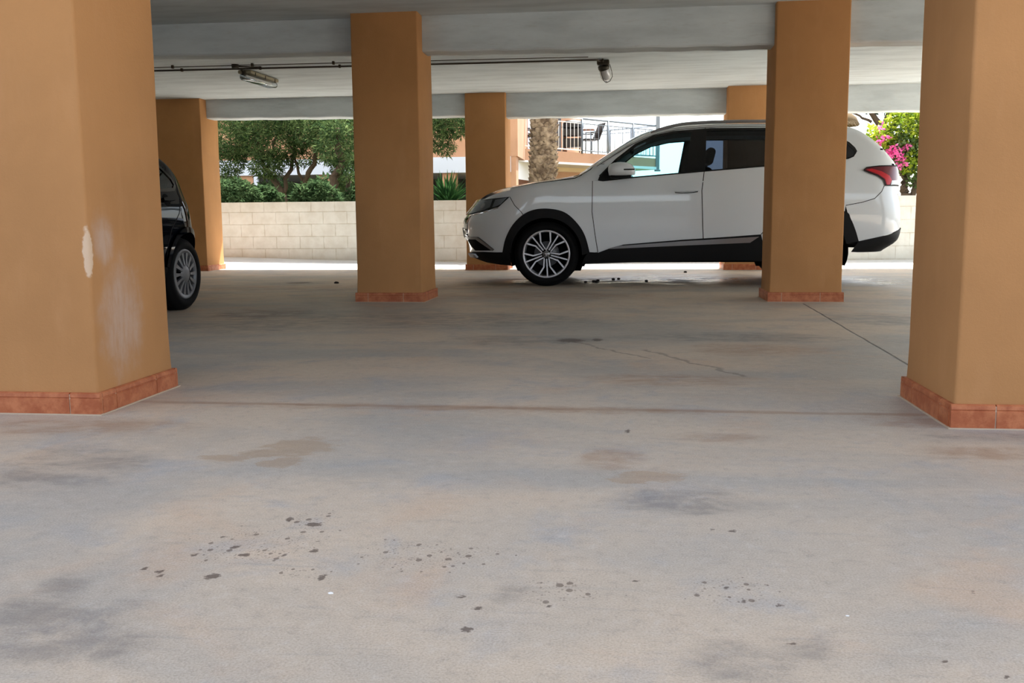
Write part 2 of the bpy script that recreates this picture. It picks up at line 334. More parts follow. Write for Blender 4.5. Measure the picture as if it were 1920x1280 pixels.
# ---------------------------------------------------------------- floor and paving
ZC = 2.525
def build_floor():
    def lines(segs):
        out = []
        for a, b, st in segs:
            n = max(1, round((b-a)/st)); out += [a+(b-a)*i/n for i in range(n)]
        return out+[segs[-1][1]]
    xs = lines([(-15, -7, 1), (-7, -2.2, .05), (-2.2, 1.6, .009), (1.6, 5, .05), (5, 14, 1)])
    ys = lines([(-8, 1.2, .8), (1.2, 3.2, .009), (3.2, 8, .03), (8, 14.4, .08)])
    nx, ny = len(xs), len(ys)
    vs = [(x, y, 0.0) for y in ys for x in xs]
    fs = [(j*nx+i, j*nx+i+1, (j+1)*nx+i+1, (j+1)*nx+i) for j in range(ny-1) for i in range(nx-1)]
    me = bpy.data.meshes.new('floor'); me.from_pydata(vs, [], fs); me.materials.append(MAT['floor_concrete'])
    import numpy as np
    V = np.array(vs)[:, :2]
    def layer(name, items, sc=1.0):
        a = np.zeros(len(V))
        for (cx, cy, rx, ry) in items:
            rx, ry = rx*sc, ry*sc
            c0 = atZ(cx, cy); e1 = atZ(cx+rx, cy); e2 = atZ(cx, cy-ry); e3 = atZ(cx, cy+ry)
            RX = abs(e1.x-c0.x); RY = (e2.y-e3.y)/2; mid_y = (e2.y+e3.y)/2
            d = np.sqrt(((V[:, 0]-c0.x)/RX)**2+((V[:, 1]-mid_y)/RY)**2)
            a = np.maximum(a, np.clip(1.5-d, 0, 1))
        at_ = me.attributes.new(name, 'FLOAT', 'POINT'); at_.data.foreach_set('value', a.astype(np.float32))
    layer('tan', [(560, 838, 62, 18), (500, 850, 50, 8), (425, 859, 55, 6), (530, 866, 40, 9), (1230, 893, 60, 9), (1180, 900, 40, 6)])
    layer('rust', [(150, 800, 190, 16), (1850, 850, 110, 13), (1340, 820, 90, 8), (1420, 655, 120, 10), (1700, 790, 70, 16), (1140, 860, 60, 22), (900, 765, 500, 6), (1260, 712, 150, 10), (480, 588, 80, 10), (1000, 555, 200, 7), (620, 540, 250, 5)])
    layer('grime', [(120, 1190, 150, 60), (60, 1140, 60, 60), (230, 1210, 60, 40), (110, 880, 140, 40), (950, 638, 110, 8), (1070, 638, 60, 7), (480, 608, 130, 14), (500, 590, 110, 7), (1290, 940, 130, 22), (1400, 1250, 110, 40), (1850, 818, 90, 7), (960, 1112, 36, 18), (1500, 1210, 60, 30), (560, 531, 60, 3), (990, 530, 130, 8), (1380, 632, 200, 8), (800, 600, 300, 14), (1680, 600, 120, 10)])
    layer('dark', [(398, 1080, 16, 7), (875, 1180, 15, 6), (895, 1140, 12, 4), (603, 1082, 8, 8), (590, 1032, 10, 4), (440, 1026, 9, 4), (460, 1040, 13, 4), (543, 973, 8, 5), (588, 983, 18, 5), (300, 1071, 9, 4), (272, 1065, 8, 4), (300, 1079, 8, 3), (532, 1040, 7, 3), (418, 1006, 7, 3), (365, 1040, 8, 3),
        (1486, 1206, 9, 5), (1362, 1102, 7, 3), (1462, 1134, 9, 3), (1395, 1127, 5, 3), (1177, 1116, 5, 3), (1192, 1089, 8, 3), (1032, 1135, 8, 3), (1010, 1093, 6, 3), (1335, 992, 5, 3), (1177, 808, 6, 4), (1374, 995, 9, 3), (1822, 1110, 6, 3), (865, 1118, 9, 3), (600, 1014, 5, 3), (1070, 638, 30, 4), (560, 530, 26, 2), (1120, 637, 12, 3), (1770, 1240, 7, 3), (1887, 1268, 5, 3)], .82)
    layer('spots', [(500, 1020, 130, 45), (580, 975, 60, 22), (420, 1035, 60, 25), (560, 1075, 60, 14), (800, 1040, 160, 30), (1050, 1110, 110, 30), (1370, 1110, 90, 30)])
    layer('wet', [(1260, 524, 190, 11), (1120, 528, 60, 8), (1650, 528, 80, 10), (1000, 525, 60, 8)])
    o = bpy.data.objects.new('floor', me); COL.objects.link(o); tag(o, kind='structure')
    # sunlit paving rising a little towards the block wall
    b = MB(); xs = [-15, -8.5, -6.5, -5.2, -4.2, -3.4, -2.6, 0, 2, 4, 8, 14]; zr = [.17, .16, .13, .085, .065, .05, .03, .035, .045, .055, .06, .06]
    vs = []; n = len(xs)
    for k, y in enumerate((14.4, 15.0, 15.62)):
        vs += [(x, y, (0, .45, 1)[k]*z) for x, z in zip(xs, zr)]
    b.add(vs, [(k*n+i, k*n+i+1, (k+1)*n+i+1, (k+1)*n+i) for k in range(2) for i in range(n-1)], 'paving_concrete', True)
    tag(b.build('floor_paving'), kind='structure')
    b = MB(); b.add([(-60, 15.6, -.05), (60, 15.6, -.05), (60, 140, -.05), (-60, 140, -.05)], [(0, 1, 2, 3)], 'garden_soil'); tag(b.build('ground'), kind='structure')
    b = MB(); b.add([(-60, -40, -.03), (60, -40, -.03), (60, 15.6, -.03), (-60, 15.6, -.03)], [(0, 1, 2, 3)], 'paving_concrete'); tag(b.build('ground'), kind='structure')
build_floor()

# ---------------------------------------------------------------- ceiling, beams, building mass above
b = MB(); b.box((-13, 2.6, ZC), (7, 15.25, ZC+.25), 'white_concrete'); tag(b.build('ceiling'), kind='structure')
b = MB(); b.box((-13, 2.9, ZC+.25), (6.8, 15.1, 40), 'upper_render'); tag(b.build('wall_upper_floors'), kind='structure')  # unseen upper floors, block height raised to keep sun off the near side
def beam(name, x0, x1, y0, y1, z0, z1):
    # lower edge height changes slightly along its length
    b = MB(); r = .012
    vs = []; N = 24
    for i in range(N+1):
        x = x0+(x1-x0)*i/N; z = z0+(z1-z0)*i/N+.004*math.sin(i*1.7)
        vs += [(x, y0, ZC+.02), (x, y0, z+r), (x, y0+r, z), (x, y1-r, z), (x, y1, z+r), (x, y1, ZC+.02)]
    fs = [(i*6+k, (i+1)*6+k, (i+1)*6+k+1, i*6+k+1) for i in range(N) for k in range(5)]+[tuple(range(6))[::-1], tuple(N*6+k for k in range(6))]
    b.add(vs, fs, 'white_concrete'); return tag(fixn(b.build(name)), kind='structure')
beam('beam_centre', -1.806, 1.252, 8.555, 8.80, 2.218, 2.188)
beam('beam_centre', -13, -2.402, 8.555, 8.78, 2.33, 2.232)
beam('beam_centre', 1.857, 7, 8.555, 8.80, 2.188, 2.185)
beam('beam_far', -6.2, -2.298, 13.80, 14.1, 2.255, 2.215)
beam('beam_far', -1.712, 1.395, 13.86, 14.1, 2.185, 2.180)
beam('beam_far', 1.99, 7, 13.86, 14.1, 2.175, 2.150)
beam('beam_far', -13, -7.1, 13.80, 14.1, 2.255, 2.255)
beam('beam_near', -1.99, 1.14, 3.55, 3.8, 2.2, 2.2)
beam('beam_near', 1.74, 7, 3.55, 3.8, 2.2, 2.2)
beam('beam_near', -13, -2.6, 3.55, 3.8, 2.2, 2.2)
b = MB(); b.box((-13.2, 2.6, 0), (-9.4, 15.1, ZC), 'dark_render'); tag(b.build('shade_wall_left'), kind='structure')  # unseen wall added to darken the left of the garage
b = MB(); b.box((7, 2.6, 0), (7.2, 5.2, ZC), 'dark_render'); tag(b.build('shade_wall_right'), kind='structure')  # unseen wall added to cut light entering from the near right
b = MB(); b.box((-22, -8.2, 0), (16, -8, 2.5), 'dark_render'); tag(b.build('shade_wall_back'), kind='structure')  # unseen wall added behind the camera to limit low light from there

# ---------------------------------------------------------------- pillars
def pillar(x0, x1, y0, dep, label, joint=0.12, joint_side=0.1, mat='orange_plaster', sk=.02, skh=.085):
    root = empty('pillar', ((x0+x1)/2, y0+dep/2, 0), label, 'pillar', None); root['kind'] = 'thing'
    ox, oy = (x0+x1)/2, y0+dep/2; hx, hy = (x1-x0)/2, dep/2
    # shaft: rounded plaster corners, hand-floated faces
    b = MB(); r = .012; NZ = 26; ring = []
    for cx, cy, a0 in ((hx-r, hy-r, 0), (-hx+r, hy-r, 90), (-hx+r, -hy+r, 180), (hx-r, -hy+r, 270)):
        for k in range(4):
            th = R(a0+30*k); ring.append((cx+r*math.cos(th), cy+r*math.sin(th)))
    n = len(ring); vs = []
    for j in range(NZ+1):
        z = .03+(ZC-.03)*j/NZ
        for (x, y) in ring:
            w = .0035*(noise.noise(Vector((x*2+ox*3, y*2+oy*3, z*1.6)))); s = 1+w/.3 + (.012*max(0, 1-(z-skh)/.10) if z < .18 else 0)
            vs.append((x*s, y*s, z))
    b.add(vs, [(j*n+k, j*n+(k+1) % n, (j+1)*n+(k+1) % n, (j+1)*n+k) for j in range(NZ) for k in range(n)], mat, True)
    b.build('shaft', root)
    # skirting of single tiles with a moulded top, pale grout between them
    b = MB(); e = .0024
    prof = [(0, 0), (sk, 0), (sk, skh*.70), (sk-.003, skh*.73), (sk-.003, skh*.77), (sk, skh*.80), (sk-.002, skh*.95), (sk-.008, skh), (0, skh)]
    def run(p, d, nrm, L, first):
        cuts = [0.0]; s = first
        while s < L-.03: cuts.append(s); s += .325
        cuts.append(L)
        for a, c in zip(cuts[:-1], cuts[1:]):
            vs = []
            for u in (a+e, c-e):
                for t_, z in prof: q = p+d*u+nrm*t_; vs.append((q.x, q.y, z))
            m = len(prof)
            b.add(vs, [(k, k+1, m+k+1, m+k) for k in range(m-1)]+[tuple(range(m)), tuple(range(2*m-1, m-1, -1))], 'terracotta_tile')
    a, c = hx, hy
    run(Vector((-a-sk, -c, 0)), Vector((1, 0, 0)), Vector((0, -1, 0)), 2*a+2*sk, joint)
    run(Vector((a, -c, 0)), Vector((0, 1, 0)), Vector((1, 0, 0)), 2*c, joint_side)
    run(Vector((a+sk, c, 0)), Vector((-1, 0, 0)), Vector((0, 1, 0)), 2*a+2*sk, .2)
    run(Vector((-a, c, 0)), Vector((0, -1, 0)), Vector((-1, 0, 0)), 2*c, joint_side)
    g = .0033
    b.box((-a-sk+g, -c-sk+g, 0), (a+sk-g, c+sk-g, skh-.006), 'grout'); 
    b.box((-a-sk-.006, -c-sk-.006, 0), (a+sk+.006, c+sk+.006, .004), 'grout')
    fixn(b.build('skirting', root, 'terracotta tile skirting'))
    return root
pillar(-2.603, -2.005, 3.372, .60, 'scuffed orange pillar at the left edge, nearest on the left, with worn pale patches', .213+.30, .10, 'scuffed_orange_plaster')
pillar(1.140, 1.738, 3.394, .57, 'orange pillar at the right edge, nearest on the right, corner towards the camera', .15, .14)
pillar(-2.402, -1.806, 8.357, .60, 'orange pillar in the middle row standing left of the white car')
pillar(1.252, 1.857, 8.458, .52, 'orange pillar in the middle row standing in front of the white car')
pillar(-7.10, -6.203, 13.59, .60, 'orange pillar in the far row, leftmost, beyond the dark blue car')
pillar(-2.298, -1.712, 13.737, .60, 'orange pillar in the far row behind the nose of the white car')
pillar(1.395, 1.99, 13.639, .60, 'orange pillar in the far row, mostly hidden behind the white car')

# ---------------------------------------------------------------- low block wall
b = MB(); b.box((-15, 15.6, -.05), (14, 15.8, 1.038), 'painted_block'); b.box((-15, 15.585, 1.038), (14, 15.815, 1.052), 'painted_block')
tag(b.build('garden_wall'), 'low cream painted block wall along the far side of the garage', 'wall')

# ---------------------------------------------------------------- ceiling conduit and lamps
def conduit(pts, label, rad=.011):
    root = empty('ceiling_conduit', pts[0], label, 'pipe'); o0 = Vector(pts[0])
    b = MB(); b.tube([Vector(q)-o0 for q in pts], rad, 'galvanised_pipe', 8); b.build('pipe', root)
    d = (Vector(pts[1])-o0); L = d.length; k = .35
    while k < L:
        q = d*(k/L); c = MB(); c.bbox((q.x-.012, q.y-.018, q.z-.016), (q.x+.012, q.y+.018, q.z+.02), 'rusty_clip', .004); c.build('pipe_clip', root); k += .95
    return root
cz = ZC-.02
conduit([(-6.5, 10.93, cz), (-2.205, 11.03, cz), (-.5, 11.04, cz), (-.33, 11.05, cz), (-.275, 11.16, cz)], 'thin metal conduit on the ceiling running to the lamp above the white car')
conduit([(-6.5, 10.70, cz), (-2.5, 10.78, cz), (-.42, 10.83, cz)], 'thinner upper cable on the ceiling nearest the middle beam', .005)
def ceiling_lamp(name, loc, rz, L, W, label, dark=False):
    root = empty(name, loc, label, 'lamp', None, rz)
    b = MB(); b.bbox((-L/2, -W/2, -.045), (L/2, W/2, -.006), 'old_plastic', .012); b.build('housing', root)
    b = MB(); b.bbox((-L/2+.01, -W/2+.008, -.115), (L/2-.01, W/2-.008, -.042), 'lens_glass', .03, 4); b.build('cover', root, 'clear plastic cover')
    b = MB(); b.tube([(-L/2+.05, 0, -.065), (L/2-.05, 0, -.065)], .013, 'chip_white', 10); b.build('tube', root)
    for s in (-1, 1):
        for k in ((-.35, 0, .35) if L > .5 else (-.25, .25)):
            c = MB(); c.bbox((k*L-.012, s*(W/2-.004)-.006, -.062), (k*L+.012, s*(W/2+.004)+.006, -.018), 'rusty_clip', .004); c.build('clip', root)
    c = MB(); c.tube([(-L/2-.08, 0, -.015), (-L/2+.03, 0, -.03)], .012, 'rusty_clip', 8); c.bbox((-L/2-.03, -.02, -.06), (-L/2+.02, .02, -.012), 'rusty_clip', .006); c.build('cable_gland', root)
    return root
pa, pb = atZ(470, 143, ZC-.06), atZ(512, 157, ZC-.06)
ceiling_lamp('ceiling_lamp', ((pa.x+pb.x)/2-.02, (pa.y+pb.y)/2-.05, ZC), math.atan2(pb.y-pa.y, pb.x-pa.x), (pb-pa).length+.16, .17, 'long ceiling lamp with clear cover, on the left, hanging near the junction box')
j = atZ(441, 126, ZC-.03)
r_ = empty('junction_box', (j.x, j.y, ZC), 'small round junction box on the ceiling conduit beside the long lamp', 'junction box')
b = MB(); b.lathe([(0, -.04), (.035, -.04), (.04, -.034), (.042, 0), (0, 0)], 'rusty_clip', 20); b.build('box_body', r_)
b = MB(); b.tube([(0, 0, -.02), (.25, .12, -.02)], .008, 'rusty_clip', 6); b.build('cable', r_)
root = empty('bulkhead_lamp', (-.265, 11.2, ZC), 'small caged bulkhead lamp on the ceiling above the bonnet of the white car', 'lamp')
b = MB(); b.bbox((-.07, -.05, -.05), (.07, .06, 0), 'rusty_clip', .012); b.tube([(0, -.05, -.02), (0, -.14, -.015)], .012, 'rusty_clip'); b.build('bracket', root)
M_ = Matrix.Translation((0, .05, -.05)) @ Matrix.Rotation(R(22), 4, 'X') @ Matrix.Rotation(R(-14), 4, 'Y')
b = MB(); b.lathe([(0, .0), (.062, 0), (.066, -.03), (.06, -.05), (0, -.05)], 'galvanised_pipe', 20, M_); b.build('socket', root)
b = MB(); b.lathe([(.055, -.045), (.062, -.09), (.058, -.14), (.035, -.172), (0, -.18)], 'clear_lens', 20, M_); b.build('lamp_glass', root)
b = MB()
for s in (0, 120, 240):
    Rz = M_ @ Matrix.Rotation(R(s), 4, 'Z'); b.tube([Rz @ Vector(q) for q in ((.075, 0, -.01), (.078, 0, -.09), (.07, 0, -.15), (.03, 0, -.195), (0, 0, -.2))], .004, 'rusty_clip', 6)
b.build('cage', root)

# ---------------------------------------------------------------- car builder
def interp(tab, x):
    if x <= tab[0][0]: return tab[0][1]
    for (a, p), (c, q) in zip(tab, tab[1:]):
        if x <= c: return p+(q-p)*(x-a)/(c-a)
    return tab[-1][1]
def smooth_tab(tab, st=.02, w=.035):
    lo, hi = tab[0][0], tab[-1][0]; n = int((hi-lo)/st)+1; out = []
    for i in range(n+1):
        x = lo+(hi-lo)*i/n; ww = min(w, x-lo, hi-x); acc = sum(interp(tab, x+ww*k/3) for k in range(-3, 4))/7 if ww > 1e-6 else interp(tab, x)
        out.append((x, acc))
    return out
class TabF:
    def __init__(s, tab, w=.04):
        tb = smooth_tab(tab, .02, w); s.lo, s.hi = tb[0][0], tb[-1][0]; s.v = [q[1] for q in tb]; s.n = len(s.v)-1
    def __call__(s, x):
        t_ = (x-s.lo)/(s.hi-s.lo)*s.n
        if t_ <= 0: return s.v[0]
        if t_ >= s.n: return s.v[-1]
        i = int(t_); return s.v[i]+(s.v[i+1]-s.v[i])*(t_-i)
class Car:
    def __init__(s, uf, ur, W, E, crown, Lf, pf, Lr, pr, M, edge_r=.08, edge_d=.05):
        s.uf, s.ur, s.W, s.E, s.crown = TabF(uf, .05), TabF(ur, .05), TabF(W, .05), TabF(E, .05), TabF(crown, .1)
        s.Lf, s.pf, s.Lr, s.pr, s.M, s.er, s.ed = Lf, pf, Lr, pr, M, edge_r, edge_d
    def Y(s, u, z):
        w = s.W(z)
        a = min(1, max(2e-4, (u-s.uf(z))/s.Lf)); w *= (1-(1-a)**s.pf)**(1/s.pf)
        a = min(1, max(2e-4, (s.ur(z)-u)/s.Lr)); w *= (1-(1-a)**s.pr)**(1/s.pr)
        k = (z-(s.E(u)-s.er))/s.er
        if k > 0: w -= s.ed*min(k, 1)**2.4*min(1, w/.5)
        return max(w, 0)
    def side(s, u, z, off=0):
        h = 1e-3; y = s.Y(u, z); du = (s.Y(u+h, z)-s.Y(u-h, z))/(2*h); dz = (s.Y(u, z+h)-s.Y(u, z-h))/(2*h)
        n = Vector((-du, 1, -dz)).normalized(); return Vector((u, y, z))+n*off, n
    def front(s, y, z, off=0):
        g = min(.999, abs(y)/s.W(z)); a = 1-(1-g**s.pf)**(1/s.pf); u = s.uf(z)+s.Lf*a
        h = 1e-3
        def U(yy, zz):
            g = min(.999, abs(yy)/s.W(zz)); return s.uf(zz)+s.Lf*(1-(1-g**s.pf)**(1/s.pf))
        n = Vector((-1, (U(y+h, z)-U(y-h, z))/(2*h), (U(y, z+h)-U(y, z-h))/(2*h))).normalized(); return Vector((u, y, z))+n*off, n
    def rear(s, y, z, off=0):
        h = 1e-3
        def U(yy, zz):
            g = min(.999, abs(yy)/s.W(zz)); return s.ur(zz)-s.Lr*(1-(1-g**s.pr)**(1/s.pr))
        n = Vector((1, -(U(y+h, z)-U(y-h, z))/(2*h), -(U(y, z+h)-U(y, z-h))/(2*h))).normalized(); return Vector((U(y, z), y, z))+n*off, n
    def top(s, u, v, off=0):      # v in -1..1 across the car
        def Pp(u, v):
            e = s.E(u); ye = s.Y(u, e); k = 1-abs(v); return Vector((u, ye*v, e+s.crown(u)*(1-(1-k)**2.1)*min(1, ye/.4)))
        h = 2e-3; p = Pp(u, v); a = Pp(u+h, v)-Pp(u-h, v); vv = max(-.995, min(.995, v)); c_ = Pp(u, vv+h)-Pp(u, vv-h); n = a.cross(c_)
        n = n.normalized() if n.length > 1e-12 else Vector((0, 0, 1))
        if n.z < 0: n = -n
        return p+n*off, n
    # clip a polygon of the parameter plane into cells, map each vertex onto the surface
    def panel(s, b, poly, fn, mat, cell=(.04, .04), off=0, sgn=1, dens=.02, back=None):
        P = []
        for (x0, y0), (x1, y1) in zip(poly, poly[1:]+poly[:1]):
            n = max(1, int(math.hypot(x1-x0, y1-y0)/dens)); P += [(x0+(x1-x0)*i/n, y0+(y1-y0)*i/n) for i in range(n)]
        tris = tessellate_polygon([[Vector((x, y, 0)) for x, y in P]])
        idx = {}; vs = []; ns = []; fs = []
        def vert(x, y):
            k = (round(x, 5), round(y, 5))
            if k not in idx:
                p, n = fn(x, y, off); idx[k] = len(vs); vs.append(s.M @ Vector((p.x, p.y*sgn, p.z))); ns.append((s.M.to_3x3() @ Vector((n.x, n.y*sgn, n.z))).normalized())
            return idx[k]
        cx, cy = cell
        def clip(pl, ax, val, keep):
            out = []
            for i in range(len(pl)):
                a, c_ = pl[i], pl[(i+1) % len(pl)]; ia, ic = (a[ax]-val)*keep >= 0, (c_[ax]-val)*keep >= 0
                if ia: out.append(a)
                if ia != ic:
                    t_ = (val-a[ax])/(c_[ax]-a[ax]); out.append((a[0]+(c_[0]-a[0])*t_, a[1]+(c_[1]-a[1])*t_))
            return out
        for tr in tris:
            T = [P[i] for i in tr]
            i0, i1 = math.floor(min(q[0] for q in T)/cx), math.floor(max(q[0] for q in T)/cx)
            for i in range(i0, i1+1):
                A = clip(clip(T, 0, i*cx, 1), 0, (i+1)*cx, -1)
                if len(A) < 3: continue
                j0, j1 = math.floor(min(q[1] for q in A)/cy), math.floor(max(q[1] for q in A)/cy)
                for j in range(j0, j1+1):
                    B = clip(clip(A, 1, j*cy, 1), 1, (j+1)*cy, -1)
                    if len(B) < 3: continue
                    f = []
                    for q in B:
                        k = vert(*q)
                        if not f or f[-1] != k: f.append(k)
                    if len(f) > 1 and f[0] == f[-1]: f.pop()
                    if len(set(f)) < 3 or len(set(f)) != len(f): continue
                    nn = (vs[f[1]]-vs[f[0]]).cross(vs[f[2]]-vs[f[0]])
                    if nn.dot(ns[f[0]]) < 0: f.reverse()
                    fs.append(f)
        if b.nrm is None: b.nrm = []
        while len(b.nrm) < len(b.v): b.nrm.append((0, 0, 1))
        b.add(vs, fs, mat, True); b.nrm += [tuple(n) for n in ns]
        return b
    def ribbon(s, b, line, w, fn, mat, off=.002, sgn=1, closed=False, dens=.02):
        if closed: line = line+[line[0]]
        P = []
        for (x0, y0), (x1, y1) in zip(line, line[1:]):
            n = max(1, int(math.hypot(x1-x0, y1-y0)/dens)); P += [(x0+(x1-x0)*i/n, y0+(y1-y0)*i/n) for i in range(n)]
        P.append(line[-1]); vs = []; ns = []; fs = []
        for i, (x, y) in enumerate(P):
            a, c_ = P[max(0, i-1)], P[min(len(P)-1, i+1)]; d = Vector((c_[0]-a[0], c_[1]-a[1])); d = d.normalized() if d.length else Vector((1, 0)); nx, ny = -d.y*w/2, d.x*w/2
            for k in (1, -1):
                p, n = fn(x+nx*k, y+ny*k, off); vs.append(s.M @ Vector((p.x, p.y*sgn, p.z))); ns.append((s.M.to_3x3() @ Vector((n.x, n.y*sgn, n.z))).normalized())
        for i in range(len(P)-1):
            f = [2*i, 2*i+1, 2*i+3, 2*i+2]
            if (vs[f[1]]-vs[f[0]]).cross(vs[f[2]]-vs[f[0]]).dot(ns[2*i]) < 0: f.reverse()
            fs.append(f)
        if b.nrm is None: b.nrm = []
        while len(b.nrm) < len(b.v): b.nrm.append((0, 0, 1))
        b.add(vs, fs, mat, True); b.nrm += [tuple(n) for n in ns]
        return b
    def slab(s, b, poly, fn, mat, off0, off1, sgn=1, dens=.03, cell=(.06, .06)):
        # raised pad: face at off1 and a rim down to off0
        s.panel(b, poly, fn, mat, cell, off1, sgn, dens)
        P = []
        for (x0, y0), (x1, y1) in zip(poly, poly[1:]+poly[:1]):
            n = max(1, int(math.hypot(x1-x0, y1-y0)/dens)); P += [(x0+(x1-x0)*i/n, y0+(y1-y0)*i/n) for i in range(n)]
        vs = []; ns = []
        cxx = sum(q[0] for q in P)/len(P); cyy = sum(q[1] for q in P)/len(P)
        for x, y in P:
            for o_ in (off0, off1):
                p, n = fn(x, y, o_); vs.append(s.M @ Vector((p.x, p.y*sgn, p.z)))
            ns += [None, None]
        n = len(P); fs = [(2*i, 2*((i+1) % n), 2*((i+1) % n)+1, 2*i+1) for i in range(n)]
        while len(b.nrm) < len(b.v): b.nrm.append((0, 0, 1))
        b.add(vs, fs, mat, False); c0 = sum((Vector(q) for q in vs), Vector())/len(vs)
        b.nrm += [tuple((Vector(q)-c0).normalized()) for q in vs]
        return b
def finish(b, name, parent, label=None): return b.build(name, parent, label)

def arc(c, r, a0, a1, n=14):
    return [(c[0]+r*math.cos(R(a0+(a1-a0)*i/n)), c[1]+r*math.sin(R(a0+(a1-a0)*i/n))) for i in range(n+1)]

def alloy_wheel(parent, M, Rt, Rr, Wd, style):
    # local frame: axis along +Z = outward
    b = MB()
    b.lathe([(Rr-.002, .0), (Rr+.012, .012), (Rr+.03, .018), (Rr+.06, .016), (Rt-.03, .006), (Rt-.008, -.008), (Rt, -.03), (Rt, -Wd+.03), (Rt-.01, -Wd+.008), (Rt-.05, -Wd), (Rr-.01, -Wd)], 'rubber', 56, M)
    for k in range(4):
        h = -.045-k*(Wd-.09)/3
        b.lathe([(Rt+.0005, h-.004), (Rt+.0005, h+.004)], 'dark_liner', 56, M)
    wheel = MB(); Ri = Rr
    wheel.lathe([(Ri, .004), (Ri-.004, .010), (Ri-.018, .008), (Ri-.022, -.01), (Ri-.03, -.12), (Ri-.06, -Wd+.02)], 'machined_alloy' if style == 'suv' else 'hubcap_grey', 56, M)
    wheel.lathe([(Ri-.03, -.09), (0, -.10)], 'dark_liner', 40, M)
    if style == 'suv':
        wheel.lathe([(.14, -.075), (.14, -.065), (.05, -.06)], 'hubcap_grey', 32, M)      # brake disc
        def bar(p, q, w0, w1, z0, z1):
            p, q = Vector(p), Vector(q); d = (q-p).normalized(); n = Vector((-d.y, d.x))
            for (g, mat, zt, zb) in ((1.0, 'gloss_black', -.006, -.05), (.66, 'machined_alloy', 0.0, -.007)):
                vs = []
                for pt, w, zo in ((p, w0*g, z0), (q, w1*g, z1)):
                    for sgn in (-1, 1):
                        for zz in (zt, zb): vs.append(M @ Vector((pt.x+n.x*w*sgn, pt.y+n.y*w*sgn, zz+zo)))
                wheel.add(vs, [(0, 2, 6, 4), (0, 4, 5, 1), (2, 3, 7, 6), (4, 6, 7, 5), (0, 1, 3, 2)], mat)
        pol = lambda r, a: (r*math.cos(R(a)), r*math.sin(R(a)))
        for k in range(5):
            a = 87+72*k
            e_, n_ = Vector((math.cos(R(a)), math.sin(R(a)))), Vector((-math.sin(R(a)), math.cos(R(a))))
            bar(pol(.045, a), pol(Ri-.012, a), .0085, .0115, -.004, .002)
            for s_ in (-1, 1):
                p1 = e_*.04+n_*s_*.025; p2 = e_*Ri*.56+n_*s_*.036; p3 = Vector(pol(Ri-.010, a+s_*23))
                bar(p1, p2, .0085, .011, -.004, .002); bar(p2-(p2-p1).normalized()*.006, p3, .011, .014, .002, .005)
        wheel.lathe([(.058, -.02), (.05, -.002), (.032, .0)], 'gloss_black', 28, M)
        wheel.lathe([(.038, -.004), (.036, .006), (.0, .010)], 'silver_paint', 28, M)
        for k in range(3):        # three small diamonds on the cap
            th = R(90+120*k); c0 = Vector((math.cos(th)*.0105, math.sin(th)*.0105)); t1 = Vector((math.cos(th), math.sin(th))); t2 = Vector((-t1.y, t1.x))
            pts = [c0+t1*.0095, c0+t2*.0055, c0-t1*.0095, c0-t2*.0055]
            wheel.prism([(q.x, q.y) for q in pts], .0035, 'chrome', M @ Matrix.Translation((0, 0, .008)))
        for k in range(5):
            q = pol(.041, 90+72*k+36); wheel.lathe([(.0085, -.01), (.0085, .004), (0, .005)], 'chrome', 8, M @ Matrix.Translation((q[0], q[1], -.004)))
    else:
        Nn = 14
        wheel.lathe([(.078, .004), (.06, .016), (.03, .02), (0, .021)], 'hubcap_grey', 32, M)
        wheel.lathe([(Ri-.001, .008), (Ri-.03, .012), (Ri-.034, -.01)], 'hubcap_grey', 48, M)
        for k in range(Nn):
            a = 360*k/Nn; c_, s_ = math.cos(R(a)), math.sin(R(a)); vs = []
            for r_, w in ((.07, .0105), (.12, .011), (Ri-.028, .0175)):
                for sg in (-1, 1):
                    for zz in (.012, -.012): vs.append(M @ Vector((r_*c_-w*sg*s_, r_*s_+w*sg*c_, zz-.002+(.006 if r_ < .1 else 0))))
            wheel.add(vs, [(0, 2, 6, 4), (4, 6, 10, 8), (0, 4, 5, 1), (4, 8, 9, 5), (2, 3, 7, 6), (6, 7, 11, 10)], 'hubcap_grey', False)
        for k in range(3):
            q = (.018*math.cos(R(90+120*k)), .018*math.sin(R(90+120*k)))
    w = fixn(wheel.build('wheel', parent)); fixn(b.build('tire', w)); return w

